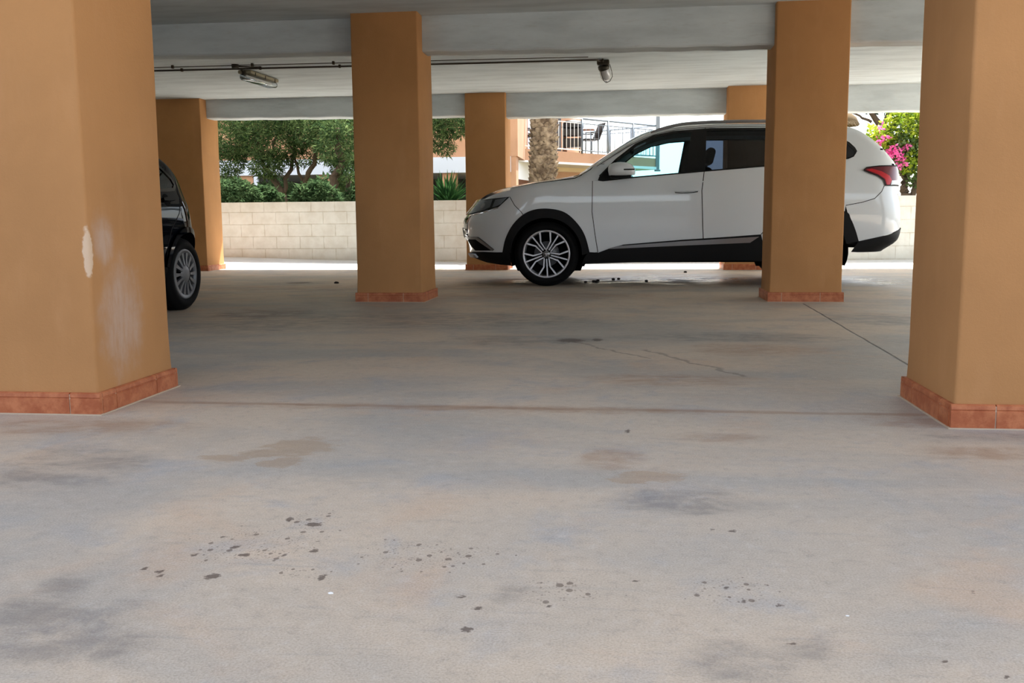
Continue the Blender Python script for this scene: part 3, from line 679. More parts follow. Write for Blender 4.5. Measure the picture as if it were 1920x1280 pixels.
# ---------------------------------------------------------------- white SUV
SU0, SCY = -1.87, 11.26
MS = Matrix(((1, 0, 0, SU0), (0, -1, 0, SCY), (0, 0, 1, 0), (0, 0, 0, 1)))     # local +y = side facing the camera
SW = [(.15, .83), (.3, .87), (.45, .888), (.6, .895), (.8, .90), (.95, .897), (1.04, .888), (1.15, .868), (1.25, .838), (1.45, .75), (1.6, .682), (1.7, .64), (1.8, .6)]
suv = Car(uf=[(.15, .18), (.29, .10), (.345, .045), (.43, .05), (.47, .035), (.545, .005), (.67, -.012), (.725, -.005), (.805, .045), (.87, .098), (.93, .15), (1.0, .17), (1.9, .17)],
          ur=[(.3, 4.60), (.36, 4.62), (.43, 4.76), (.49, 4.83), (.67, 4.85), (.81, 4.838), (.887, 4.82), (.958, 4.80), (1.1, 4.80), (1.25, 4.80), (1.8, 4.80)],
          W=SW,
          E=[(-.05, .74), (.0, .80), (.10, .86), (.165, .925), (.3, 1.0), (.44, 1.045), (.56, 1.072), (.73, 1.10), (.9, 1.13), (1.13, 1.157), (1.35, 1.178), (1.56, 1.322), (1.714, 1.425), (1.9, 1.54), (2.07, 1.625), (2.236, 1.68), (2.336, 1.70), (2.55, 1.722), (2.8, 1.732), (3.1, 1.733), (3.4, 1.728), (3.9, 1.706), (4.24, 1.672), (4.3, 1.655), (4.36, 1.62), (4.43, 1.565), (4.52, 1.485), (4.62, 1.375), (4.69, 1.305), (4.75, 1.245), (4.80, 1.20), (4.86, 1.15)],
          crown=[(0, .02), (.3, .035), (1.2, .04), (1.4, .07), (2.0, .08), (2.3, .055), (4.0, .05), (4.4, .06), (4.8, .04)],
          Lf=.82, pf=2.6, Lr=.42, pr=3.0, M=MS)
def S(px, py):      # picture point on the camera-side flank -> (u, z)
    Y = SCY-.89
    for _ in range(6):
        q = at(px, py, Y); u, z = q.x-SU0, q.z; Y = SCY-suv.Y(u, z) if suv.Y(u, z) > .3 else Y
    return (u, z)
def SL(*pts): return [S(*q) for q in pts]
whf = S(1024.2, 478.0); WF = (whf[0], .355); WR = (3.80, .355); RT_, RR_ = .352, .262
RA = .405     # arch radius of the opening
def Et(u0, u1, n, d=0.0): return [(u0+(u1-u0)*i/n, suv.E(u0+(u1-u0)*i/n)-d) for i in range(n+1)]
arch_f = arc(WF, RA, 200, -22, 26); arch_r = arc(WR, RA, 202, -17, 26)
arch_f_out = SL((942.6, 472.8), (948, 447.5), (961, 422), (980.6, 402.5), (1003, 392.6), (1031, 391.2), (1059, 398), (1082, 418), (1097, 442), (1105.8, 474))
def spl(P, n=6):
    out = []
    for i in range(len(P)-1):
        p0, p1, p2, p3 = P[max(0, i-1)], P[i], P[i+1], P[min(len(P)-1, i+2)]
        for k in range(n):
            t_ = k/n; out.append(tuple(.5*((2*p1[d])+(-p0[d]+p2[d])*t_+(2*p0[d]-5*p1[d]+4*p2[d]-p3[d])*t_**2+(-p0[d]+3*p1[d]-3*p2[d]+p3[d])*t_**3) for d in (0, 1)))
    return out+[P[-1]]
af_c = arch_f_out
dlo_top = SL((1122, 337.8), (1125, 331), (1156, 299.9), (1192.5, 271.7), (1226, 256.3), (1263, 248.4), (1333, 242.8), (1436, 242.2))
dlo_bot_f = SL((1130.6, 338.8), (1192.5, 332.2), (1319, 321)); dlo_bot_r = SL((1319, 321), (1436, 311.1))
zq = lambda u: interp([(dlo_bot_f[0][0], dlo_bot_f[0][1]), (dlo_bot_f[1][0], dlo_bot_f[1][1]), (dlo_bot_r[0][0], dlo_bot_r[0][1]), (dlo_bot_r[1][0], dlo_bot_r[1][1]), (3.95, dlo_bot_r[1][1]+.05), (4.20, dlo_bot_r[1][1]+.085)], u)
qtip = SL((1591, 268.8), (1601, 278), (1605, 285), (1599.7, 293), (1590, 297))
dlo_loop_top = dlo_top[1:]+[(3.7, dlo_top[-1][1]-.012), (4.0, dlo_top[-1][1]-.06)]+qtip[:3]
dlo_loop_bot = [qtip[3], qtip[4], (3.95, zq(3.95))]+[dlo_bot_r[1], dlo_bot_r[0], dlo_bot_f[1], dlo_bot_f[0], dlo_top[0]]
DLO = dlo_loop_top+dlo_loop_bot

def build_suv():
    root = empty('car', (SU0+2.4, SCY, 0), 'white SUV parked side-on beyond the middle pillars, nose pointing left', 'car')
    M0 = Matrix.Translation((-(SU0+2.4), -SCY, 0)); suv.M = M0 @ MS; C = suv
    fbseam = SL((956, 369), (965, 385), (977, 397), (980.6, 402.5))
    door_f = SL((1111, 341), (1110, 397), (1115.6, 439), (1121, 472.8)); door_b = SL((1320.5, 319.5), (1316, 357.5), (1317.7, 425), (1319, 461.6))
    df_top = (door_f[0][0], zq(door_f[0][0])+.0)
    bseam = SL((1585.6, 385), (1617, 379), (1640, 372), (1653, 359), (1658, 348))
    u_rd = 3.42                                     # rear edge of the rear door behind the pillar
    zsill = .30
    arch_fl = spl(af_c, 5)
    ar_out = [(WR[0]+(q[0]-WF[0])*1.0, q[1]) for q in af_c]
    # rear arch: measured outer edge on its rear side
    ar_out = ar_out[:6]+SL((1584, 396), (1595, 410), (1604, 432), (1609.7, 452))
    ar_s = spl(ar_out, 5); ki = 30
    eps = .0
    # front bumper & fender boundaries
    nose = [(C.uf(z)+.0005, z) for z in [.36, .40, .43, .47, .545, .61, .67, .725, .765, .805, .84, .87, .90]]
    head = SL((891.5, 377.5), (924, 372.3), (956, 368.9), (945, 379), (934.6, 388.6), (909.3, 395.3), (887, 401.2), (874, 403.4))
    head += [(C.uf(.80)+.02, .80), (C.uf(.85)+.03, .85)]
    hood_u = 1.42
    for sg in (1, -1):
        near = sg == 1
        # front bumper half
        poly = nose[:]+[(C.uf(.90)+.015, .905)]+Et(.22, fbseam[0][0], 6, .035)[0:]+[(fbseam[0][0], fbseam[0][1])]+fbseam[1:]
        k = min(range(len(arch_fl)), key=lambda i: abs(arch_fl[i][0]-fbseam[-1][0])+abs(arch_fl[i][1]-fbseam[-1][1]))
        poly += arch_fl[:k][::-1]+[(.43, .372), (.30, .375), (.16, .37)]
        b = MB(); C.panel(b, poly, C.side, 'white_paint', sgn=sg); C.ribbon(b, fbseam, .007, C.side, 'seam_and_shadow', .0015, sg)
        # scoop in the bumper corner, chrome lips
        fog = SL((876, 448), (893, 448.7), (906.4, 457.6), (924, 469.5), (891.5, 469.5), (882, 459))
        C.panel(b, fog, C.side, 'dark_liner', off=.003, sgn=sg)
        finish(b, 'front_bumper', root)
        b = MB(); C.slab(b, SL((873, 443), (897, 444), (911, 455), (927, 467.5), (924, 470.2), (906, 457.6), (893, 448.3), (875, 447.5)), C.side, 'silver_paint', 0, .012, sg); finish(b, 'bumper_trim', root, 'silver moulding round the fog lamp scoop')
        b = MB(); C.slab(b, SL((866, 420), (873, 410), (887, 403.5), (909.3, 398), (934, 391), (934.6, 388.6), (909, 394.6), (887, 400), (871, 405.5), (863, 416)), C.side, 'chrome', 0, .010, sg); finish(b, 'chrome_trim', root, 'chrome strip under the headlight')
        # headlight
        b = MB(); C.panel(b, head, C.side, 'black_plastic', off=.002, sgn=sg, cell=(.03, .03))
        inn = SL((891, 379), (924, 374), (919, 388.5), (908, 393.5), (888, 399.5), (874, 402)); C.panel(b, inn, C.side, 'lamp_reflector', off=.004, sgn=sg, cell=(.03, .03))
        inn2 = SL((929, 374.5), (951, 370.5), (939, 383), (929, 387.5), (923, 388.5)); C.panel(b, inn2, C.side, 'lamp_reflector', off=.004, sgn=sg, cell=(.03, .03))
        h = finish(b, 'headlight', root)
        q, n_ = C.side(*S(906, 386), .002); q = C.M @ Vector((q.x, q.y*sg, q.z)); n2 = (C.M.to_3x3() @ Vector((n_.x, n_.y*sg, n_.z))).normalized()
        Mq = Matrix.Translation(q) @ n2.to_track_quat('Z', 'Y').to_matrix().to_4x4()
        b = MB(); b.lathe([(.034, 0), (.034, .006), (.028, .010), (.016, .016), (0, .018)], 'clear_lens', 20, Mq); b.build('projector', h)
        b = MB(); C.panel(b, head, C.side, 'lens_glass', off=.022, sgn=sg, cell=(.03, .03)); finish(b, 'lens', h)
        # fender
        kk = arch_fl[k:]
        top_f = Et(fbseam[0][0], hood_u, 10, .012)
        poly = [fbseam[0]]+[(fbseam[0][0], top_f[0][1])]+top_f+[(1.50, suv.E(1.50)-.02), (door_f[0][0], zq(door_f[0][0])+.06), df_top]+door_f[1:]
        poly += [(door_f[-1][0], .372)]+kk[::-1]+fbseam[1:-1][::-1]
        b = MB(); C.panel(b, poly, C.side, 'white_paint', sgn=sg); C.ribbon(b, [df_top]+door_f[1:], .007, C.side, 'seam_and_shadow', .0015, sg)
        C.ribbon(b, [(q[0], q[1]-.012) for q in Et(.63, 1.40, 10, .0)], .005, C.side, 'seam_and_shadow', .0015, sg)
        finish(b, 'fender', root)
        # doors
        sill_line = [(door_f[-1][0], .365), (1.70, .41), (1.85, .452), (2.465, .50), (3.32, .55), (3.50, .56)]
        zs = lambda u: interp(sill_line, u)
        split = door_b
        poly = [df_top]+[(u, zq(u)) for u in (1.62, 1.9, 2.2, 2.5)]+[(split[0][0], zq(split[0][0]))]+split[1:]+[(split[-1][0], zs(split[-1][0]))]+[(u, zs(u)) for u in (2.465, 2.1, 1.85, 1.70)]+[(door_f[-1][0], .365)]+door_f[1:][::-1]
        crease = SL((1113, 357), (1316, 340.6)); crease_r = [crease[1]]+SL((1436, 332))
        b = MB(); C.panel(b, poly, C.side, 'white_paint', sgn=sg); C.ribbon(b, split, .008, C.side, 'seam_and_shadow', .0015, sg); C.ribbon(b, crease, .010, C.side, 'white_paint', .003, sg)
        fd = finish(b, 'front_door', root)
        poly = [(split[0][0], zq(split[0][0]))]+[(u, zq(u)) for u in (2.9, 3.1, 3.3)]+[(u_rd+.32, zq(u_rd+.32)), (u_rd+.28, 1.0), (u_rd+.12, .86), (u_rd-.0, .74)]
        arL = [q for q in ar_out if q[0] < u_rd+.02 and q[1] > .55]
        poly += [(3.36, .62), (3.30, .553)]+[(u, zs(u)) for u in (3.0, 2.8)]+[(split[-1][0], zs(split[-1][0]))]+split[1:-1][::-1]
        b = MB(); C.panel(b, poly, C.side, 'white_paint', sgn=sg); C.ribbon(b, [(u_rd+.32, zq(u_rd+.32)), (u_rd+.28, 1.0), (u_rd+.12, .86), (u_rd, .74), (3.36, .62), (3.30, .553)], .008, C.side, 'seam_and_shadow', .0015, sg); C.ribbon(b, crease_r, .010, C.side, 'white_paint', .003, sg)
        rd = finish(b, 'rear_door', root)
        # handles
        for dr, du in ((fd, 0), (rd, 1.12)):
            c0 = S(1287, 357.5); c0 = (c0[0]+du, c0[1]+du*.035)
            b = MB(); C.panel(b, [(c0[0]+.055*math.cos(R(a)), c0[1]+.035*math.sin(R(a))) for a in range(0, 360, 20)], C.side, 'seam_and_shadow' if False else 'white_paint', off=.0015, sgn=sg); 
            pts = [(-.125, -.012), (-.12, .004), (-.05, .014), (.06, .016), (.118, .008), (.124, -.008), (.06, -.010), (-.05, -.014)]
            C.slab(b, [(c0[0]+x, c0[1]+y) for x, y in pts], C.side, 'white_paint', .022, .046, sg, cell=(.03, .03))
            C.slab(b, [(c0[0]+x, c0[1]+y) for x, y in ((-.12, -.010), (-.095, -.010), (-.095, .006), (-.12, .006))], C.side, 'white_paint', 0, .02, sg)
            C.slab(b, [(c0[0]+x, c0[1]+y) for x, y in ((.085, -.008), (.118, -.008), (.118, .010), (.085, .010))], C.side, 'white_paint', 0, .02, sg)
            C.ribbon(b, [(c0[0]-.12, c0[1]-.018), (c0[0]-.05, c0[1]-.024), (c0[0]+.06, c0[1]-.020), (c0[0]+.12, c0[1]-.012)], .008, C.side, 'seam_and_shadow', .002, sg)  # dark ribbon paints the shadow below the handle
            finish(b, 'door_handle', dr)
        # upper frame (A pillar, cant rail) and rear quarter
        up = [(1.50, C.E(1.50)-.02)]+Et(1.52, 4.2, 40)+Et(4.25, 4.80, 16)
        rq = up+[(C.ur(1.12)-.0005, 1.12), (C.ur(1.05)-.0005, 1.05)]+[bseam[-1]]+bseam[:-1][::-1]
        rq += ar_s[:ki+1][::-1]+[(3.30, .553), (3.36, .62), (u_rd, .74), (u_rd+.12, .86), (u_rd+.28, 1.0), (u_rd+.32, zq(u_rd+.32))]
        rq += [(3.95, zq(3.95)), qtip[4], qtip[3], qtip[2], qtip[1], qtip[0]]+dlo_loop_top[:-3][::-1]+[dlo_top[0], df_top, (door_f[0][0], zq(door_f[0][0])+.06)]
        b = MB(); C.panel(b, rq, C.side, 'white_paint', sgn=sg)
        C.ribbon(b, [(1.56, C.E(1.56)-.03)]+Et(1.75, 4.0, 20, .032), .006, C.side, 'seam_and_shadow', .0015, sg)
        C.ribbon(b, [(2.72, C.E(2.72)-.03), (2.72, dlo_top[-2][1])], .006, C.side, 'seam_and_shadow', .0015, sg)
        finish(b, 'body_side', root)
        # window frame band and panes
        b = MB()
        C.ribbon(b, dlo_loop_top, .030, C.side, 'gloss_black', .003, sg); C.ribbon(b, [DLO[0]]+[dlo_top[0]]+dlo_bot_f+[dlo_bot_r[1], (3.95, zq(3.95)), qtip[4], qtip[3], qtip[2]], .014, C.side, 'black_plastic', .004, sg)
        bp = SL((1297, 245.5), (1325, 243.5), (1322, 320), (1285, 324)); C.panel(b, bp, C.side, 'gloss_black', off=.002, sgn=sg)
        C.panel(b, [(3.60, dlo_top[-1][1]-.01), (3.68, dlo_top[-1][1]-.012), (3.80, zq(3.80)), (3.72, zq(3.72))], C.side, 'gloss_black', off=.002, sgn=sg)
        C.panel(b, SL((1122, 337.8), (1125, 331), (1150, 305), (1150, 336.6), (1130.6, 338.8)), C.side, 'black_plastic', off=.003, sgn=sg)
        finish(b, 'window_trim', root)
        gl_f = SL((1150, 306), (1156, 299.9), (1192.5, 271.7), (1226, 256.3), (1263, 248.4), (1303, 245.2), (1291, 323.4), (1192.5, 332.2), (1150, 336.8))
        b = MB(); C.panel(b, gl_f, C.side, 'clear_glass', off=-.004, sgn=sg); finish(b, 'door_window', fd)
        gl_r = SL((1322, 244), (1333, 242.8), (1436, 242.2))+[(3.62, dlo_top[-1][1]-.01), (3.74, zq(3.74)), dlo_bot_r[1]]+SL((1320, 321))
        b = MB(); C.panel(b, gl_r, C.side, 'tinted_glass', off=-.004, sgn=sg); finish(b, 'door_window', rd)
        b = MB(); C.panel(b, [(3.67, dlo_top[-1][1]-.012), (4.0, dlo_top[-1][1]-.06)]+qtip+[(3.95, zq(3.95)), (3.79, zq(3.79))], C.side, 'tinted_glass', off=-.004, sgn=sg); finish(b, 'quarter_window', root)
        # rear bumper
        be = SL((1610.6, 452), (1664, 440), (1682.5, 432)); rear = [(C.ur(z)-.0005, z) for z in (.62, .67, .74, .81, .887, .958, 1.05)]
        poly = bseam+[(rear[-1][0], 1.05)]+rear[:-1][::-1]+be[::-1]+ar_s[ki+1:-1][::-1]+[bseam[0]]
        b = MB(); C.panel(b, poly[:-1], C.side, 'white_paint', sgn=sg); C.ribbon(b, bseam, .007, C.side, 'seam_and_shadow', .0015, sg); finish(b, 'rear_bumper', root)
        low = be+[(C.ur(.62)-.0005, .62), (C.ur(.55)-.0005, .55), (C.ur(.49)-.0005, .49), (C.ur(.43)-.0005, .43)]+SL((1657.5, 468), (1607.5, 472.5), (1595, 472))+[ar_out[-1]]
        b = MB(); C.panel(b, low, C.side, 'black_plastic', off=.008, sgn=sg); finish(b, 'bumper_cladding', root, 'black lower rear bumper cladding')
        # front lower cladding
        lowf = [(.16, .37), (.30, .375), (.43, .372), arch_fl[0]]+arc(WF, RA, 178, 200, 3)+[(.62, .225), (.50, .235), (.334, .255), (.22, .285), (.12, .31), (.06, .345)]
        b = MB(); C.panel(b, lowf, C.side, 'black_plastic', off=.004, sgn=sg); finish(b, 'bumper_cladding', root, 'black lower front bumper cladding')
        # arch cladding
        for W_, outl in ((WF, arch_fl), (WR, ar_s)):
            inn = arc(W_, RA-.015, 178, -2, 26) if W_ is WF else arc(W_, RA-.015, 178, 14, 24)
            b = MB(); C.slab(b, outl+inn[::-1], C.side, 'black_plastic', 0, .010, sg); finish(b, 'arch_cladding', root)
            # inner liner
            b = MB(); ang = [200-220*i/24 for i in range(25)]; vs = []
            for a in ang:
                u_, z_ = W_[0]+(RA+.002)*math.cos(R(a)), W_[1]+(RA+.002)*math.sin(R(a)); y_ = C.Y(u_, max(z_, .2))
                vs += [C.M @ Vector((u_, sg*(y_-.002), z_)), C.M @ Vector((u_, sg*.50, z_))]
            b.add(vs, [(2*i, 2*i+2, 2*i+3, 2*i+1) for i in range(24)], 'dark_liner', True)
            b.add([C.M @ Vector((W_[0]+(RA+.01)*math.cos(R(a)), sg*.50, max(.15, W_[1]+(RA+.01)*math.sin(R(a))))) for a in range(0, 360, 15)], [tuple(range(24))], 'dark_liner')
            b.build('wheel_well', root)
            Mw = C.M @ Matrix.Translation((W_[0], sg*.865, .352)) @ Matrix.Rotation(R(-90*sg), 4, 'X')
            alloy_wheel(root, Mw, RT_, RR_, .225, 'suv')
        # sill cladding with a bright insert
        top_s = [(1.49, .372)]+[(u, zs(u)) for u in (1.58, 1.70, 1.85, 2.1, 2.465, 2.8, 3.1, 3.30)]
        b = MB(); C.slab(b, top_s+[(3.34, .40), (3.34, .27), (2.9, .28), (2.0, .262), (1.40, .245), (1.44, .33)], C.side, 'black_plastic', -.02, .010, sg); sl = finish(b, 'sill_cladding', root)
        b = MB(); C.slab(b, SL((1143, 466), (1161, 460.5), (1277, 452), (1423, 443.5), (1406, 454.6), (1277, 460)), C.side, 'silver_paint', .008, .020, sg); finish(b, 'sill_trim', sl, 'silver strip in the sill cladding')
        # tail light
        tail = SL((1619, 319.5), (1624.7, 314.8), (1648, 312), (1680, 311.7)); ue = 4.797
        tail += [(ue, 1.235), (ue, 1.08), (4.78, 1.055)]+SL((1659, 347.7), (1656, 337.5), (1645, 329.7), (1629, 324))
        b = MB(); C.panel(b, tail, C.side, 'dark_red_lens', off=.012, sgn=sg, cell=(.03, .03))
        C.panel(b, SL((1624, 319), (1634, 317), (1652, 322), (1666, 330), (1670, 338), (1666, 346.5), (1661, 346.5), (1658, 336), (1647, 328)), C.side, 'red_lens', off=.016, sgn=sg, cell=(.03, .03))
        C.panel(b, SL((1670, 338.5), (1682, 338.2), (1682, 345.5), (1668, 346.8)), C.side, 'clear_lens', off=.016, sgn=sg, cell=(.03, .03))
        C.ribbon(b, tail, .012, C.side, 'glyph_black', .014, sg, closed=True)
        finish(b, 'tail_light', root)
        # mirror
        mc = S(1166, 318)
        M2 = C.M @ Matrix.Translation((mc[0]+.00, sg*1.00, mc[1]-.01)); b = MB()
        prof = [(-.145, 0, .03), (-.135, .045, .05), (-.10, .075, .07), (-.03, .085, .085), (.05, .08, .09), (.11, .055, .085), (.14, .01, .08), (.145, -.04, .075), (.13, -.06, .07)]
        ring = [(-.145, -.01), (-.143, .03), (-.125, .058), (-.08, .076), (-.02, .083), (.05, .076), (.10, .055), (.135, .02), (.143, -.02), (.138, -.055), (.05, -.062), (-.06, -.063), (-.135, -.058)]
        lay = [(-.085, .55), (-.07, .82), (-.03, .97), (.02, 1.0), (.06, .93), (.085, .72), (.095, .4)]; vs = []; n = len(ring)
        for yy, k_ in lay:
            for (x, z) in ring: vs.append(M2 @ Vector((x*k_, yy*sg, z*k_+.0)))
        b.add(vs, [(i*n+j_, i*n+(j_+1) % n, (i+1)*n+(j_+1) % n, (i+1)*n+j_) for i in range(len(lay)-1) for j_ in range(n)]+[tuple(range(n)), tuple((len(lay)-1)*n+j_ for j_ in range(n))], 'white_paint', True)
        mo = fixn(b.build('side_mirror', root))
        b = MB(); b.bbox((-.12, -.05, -.088), (.10, .05, -.050), 'black_plastic', .015, 3, M2); b.bbox((-.10, -.16*1, -.085), (-.02, .0, -.055), 'black_plastic', .012, 3, M2 @ Matrix.Scale(sg, 4, (0, 1, 0))); fixn(b.build('mirror_base', mo))
        b = MB(); b.bbox((.02, sg*.088 if sg > 0 else sg*.102, -.008), (.135, sg*.102 if sg > 0 else sg*.088, .006), 'black_plastic', .003, 2, M2); fixn(b.build('indicator', mo))
        # roof rail
        b = MB(); pts = []
        for i in range(25):
            u = 2.14+(4.15-2.14)*i/24; k_ = min(1, i/4, (24-i)/2.5); pts.append(C.M @ Vector((u, sg*(C.Y(u, C.E(u))-.01), C.E(u)+.004+.026*k_)))
        b.tube(pts, [.012]+[.017]*23+[.012], 'silver_paint', 8); b.build('roof_rail', root)
    # centre surfaces
    def ctop(name, u0, u1, mat, nu, off=0, v0=-1, v1=1, label=None, par=None):
        b = MB(); C.panel(b, [(u0, v0), (u1, v0), (u1, v1), (u0, v1)], C.top, mat, ((u1-u0)/nu, .1), off, 1, .05); return finish(b, name, par or root, label)
    ctop('hood', .165, 1.30, 'white_paint', 30); ctop('cowl', 1.30, 1.36, 'black_plastic', 2, -.004); ctop('windshield', 1.36, 2.16, 'clear_glass', 20, 0, -.93, .93)
    b = MB()
    for s_ in (-1, 1): C.panel(b, [(1.30, s_*.92), (2.16, s_*.92), (2.16, s_*1.0), (1.30, s_*1.0)], C.top, 'white_paint', (.05, .05))
    C.panel(b, [(2.16, -1), (4.26, -1), (4.26, 1), (2.16, 1)], C.top, 'white_paint', (.06, .1)); finish(b, 'roof', root)
    b = MB()
    for s_ in (-1, 1): C.panel(b, [(4.26, s_*.86), (4.66, s_*.86), (4.66, s_), (4.26, s_)], C.top, 'white_paint', (.03, .07))
    C.panel(b, [(4.66, -1), (4.799, -1), (4.799, 1), (4.66, 1)], C.top, 'white_paint', (.03, .1)); tg = finish(b, 'tailgate', root)
    b = MB(); C.panel(b, [(4.26, -.86), (4.66, -.86), (4.66, .86), (4.26, .86)], C.top, 'tinted_glass', (.03, .1)); finish(b, 'rear_window', tg)
    # nose dressing: grille, plate, skid lip
    b = MB(); C.slab(b, [(-.50, .50), (.50, .50), (.56, .66), (.58, .79), (-.58, .79), (-.56, .66)], C.front, 'gloss_black', -.01, .004, cell=(.06, .04))
    for z in (.56, .62, .74): C.ribbon(b, [(-.5, z), (.5, z)], .018, C.front, 'chrome', .012)
    gr = finish(b, 'grille', root)
    b = MB(); 
    for k in range(3):
        th = R(90+120*k); c0 = Vector((math.cos(th)*.032, .765+math.sin(th)*.032)); t1 = Vector((math.cos(th), math.sin(th))); t2 = Vector((-t1.y, t1.x))
        C.slab(b, [tuple(c0+t1*.03), tuple(c0+t2*.017), tuple(c0-t1*.03), tuple(c0-t2*.017)], C.front, 'chrome', 0, .018)
    finish(b, 'emblem', gr, 'three chrome diamonds')
    b = MB(); C.slab(b, [(-.26, .53), (.26, .53), (.26, .64), (-.26, .64)], C.front, 'plate_white', 0, .022); finish(b, 'license_plate', root)
    b = MB(); C.slab(b, [(-.62, .315), (.62, .315), (.60, .35), (-.60, .35)], C.front, 'silver_paint', 0, .025); finish(b, 'skid_lip', root)
    b = MB(); C.slab(b, [(-.26, .74), (.26, .74), (.26, .85), (-.26, .85)], C.rear, 'plate_white', 0, .012); finish(b, 'license_plate', root)
    # underside, cabin
    b = MB(); L = lambda a, c_: (C.M @ Vector(a), C.M @ Vector(c_))
    def cbox(b, a, c_, mat, r=.02):
        p, q = L(a, c_); b.bbox((min(p.x, q.x), min(p.y, q.y), min(p.z, q.z)), (max(p.x, q.x), max(p.y, q.y), max(p.z, q.z)), mat, r)
    cbox(b, (.35, -.50, .24), (4.05, .50, .52), 'dark_liner', .05); cbox(b, (1.44, -.86, .27), (3.28, .86, .46), 'dark_liner', .04)
    cbox(b, (3.9, -.7, .46), (4.62, .7, .60), 'dark_liner', .05); cbox(b, (2.75, -.3, .235), (3.0, .1, .3), 'dark_liner', .03); cbox(b, (.25, -.6, .28), (.62, .6, .5), 'dark_liner', .05)
    b.build('underbody', root)
    b = MB(); cbox(b, (1.30, -.76, .62), (1.72, .76, 1.13), 'black_plastic', .06); cbox(b, (1.72, -.78, .44), (4.5, .78, .56), 'seat_fabric', .02); b.build('dashboard', root)
    b = MB(); cbox(b, (3.70, -.74, .56), (4.35, .74, 1.02), 'seat_fabric', .03); b.build('cargo_floor', root)
    for y_ in (.37, -.37):
        b = MB(); cbox(b, (2.05, y_-.25, .60), (2.60, y_+.25, .78), 'seat_fabric', .06)
        Mt = C.M @ Matrix.Translation((2.62, y_, .72)) @ Matrix.Rotation(R(14), 4, 'Y')
        b.bbox((-.07, -.24, 0), (.07, .24, .58), 'seat_fabric', .06, 4, Mt); b.bbox((-.05, -.13, .61), (.05, .13, .80), 'seat_fabric', .045, 4, Mt)
        b.tube([Mt @ Vector((0, -.05, .55)), Mt @ Vector((0, -.05, .65))], .007, 'chrome', 6); b.tube([Mt @ Vector((0, .05, .55)), Mt @ Vector((0, .05, .65))], .007, 'chrome', 6)
        b.build('front_seat', root)
    b = MB(); cbox(b, (2.98, -.66, .60), (3.45, .66, .78), 'seat_fabric', .06); Mt = C.M @ Matrix.Translation((3.50, 0, .70)) @ Matrix.Rotation(R(16), 4, 'Y')
    b.bbox((-.07, -.66, 0), (.07, .66, .62), 'seat_fabric', .06, 4, Mt)
    for y_ in (-.42, .42): b.bbox((-.05, y_-.12, .62), (.05, y_+.12, .80), 'seat_fabric', .045, 4, Mt)
    b.build('rear_seat', root)
    # steering wheel on the camera side (left-hand drive)
    b = MB(); Ms = C.M @ Matrix.Translation((1.90, .37, 1.02)) @ Matrix.Rotation(R(-62), 4, 'Y')
    ring = [Ms @ Vector((.185*math.cos(R(a)), .185*math.sin(R(a)), 0)) for a in range(0, 361, 15)]; b.tube(ring, .015, 'black_plastic', 8, False)
    b.lathe([(0, -.02), (.06, -.02), (.065, .01), (0, .02)], 'black_plastic', 16, Ms)
    for a in (0, 180, 270): b.tube([Ms @ Vector((0, 0, 0)), Ms @ Vector((.18*math.cos(R(a)), .18*math.sin(R(a)), 0))], .013, 'black_plastic', 6)
    b.build('steering_wheel', root)
    b = MB()
    for s_ in (-1, 1): C.panel(b, [(1.6, s_*.95), (2.16, s_*.95), (2.16, 0), (2.1, 0), (2.1, s_*.85)], C.top, 'beige_lining', (.06, .1), -.03)
    C.panel(b, [(2.16, -.97), (4.2, -.97), (4.2, .97), (2.16, .97)], C.top, 'beige_lining', (.1, .1), -.03); b.build('headliner', root)
    b = MB(); cbox(b, (1.92, -.11, 1.47), (1.96, .11, 1.54), 'black_plastic', .015); b.build('rear_view_mirror', root)
    return root
build_suv()

# ---------------------------------------------------------------- dark blue hatchback on the left
DX, DY0 = -3.62-.83, 4.33       # centre line X, front bumper Y
MD = Matrix(((0, 1, 0, DX), (1, 0, 0, DY0), (0, 0, 1, 0), (0, 0, 0, 1)))       # local u -> +Y, local +y -> +X (side facing the camera)
hb = Car(uf=[(.15, .12), (.3, .04), (.5, 0), (.65, .03), (.8, .12), (.9, .22), (1.0, .30), (1.7, .30)],
         ur=[(.15, 3.66), (.3, 3.80), (.45, 3.83), (.60, 3.82), (.75, 3.80), (.9, 3.77), (1.0, 3.75), (1.6, 3.75)],
         W=[(.15, .77), (.3, .81), (.5, .83), (.72, .835), (.86, .825), (.93, .80), (1.02, .775), (1.2, .705), (1.4, .60), (1.55, .50)],
         E=[(0, .62), (.15, .76), (.3, .85), (.6, .92), (.9, .965), (1.05, 1.0), (1.3, 1.16), (1.6, 1.33), (1.9, 1.42), (2.2, 1.455), (2.5, 1.45), (2.8, 1.41), (3.0, 1.355), (3.2, 1.27), (3.4, 1.15), (3.55, 1.05), (3.66, .97), (3.74, .91), (3.80, .86)],
         crown=[(0, .03), (.9, .05), (1.2, .08), (1.8, .09), (2.2, .07), (3.0, .08), (3.5, .08), (3.8, .05)],
         Lf=.75, pf=2.2, Lr=.62, pr=2.2, M=MD, edge_r=.10, edge_d=.06)
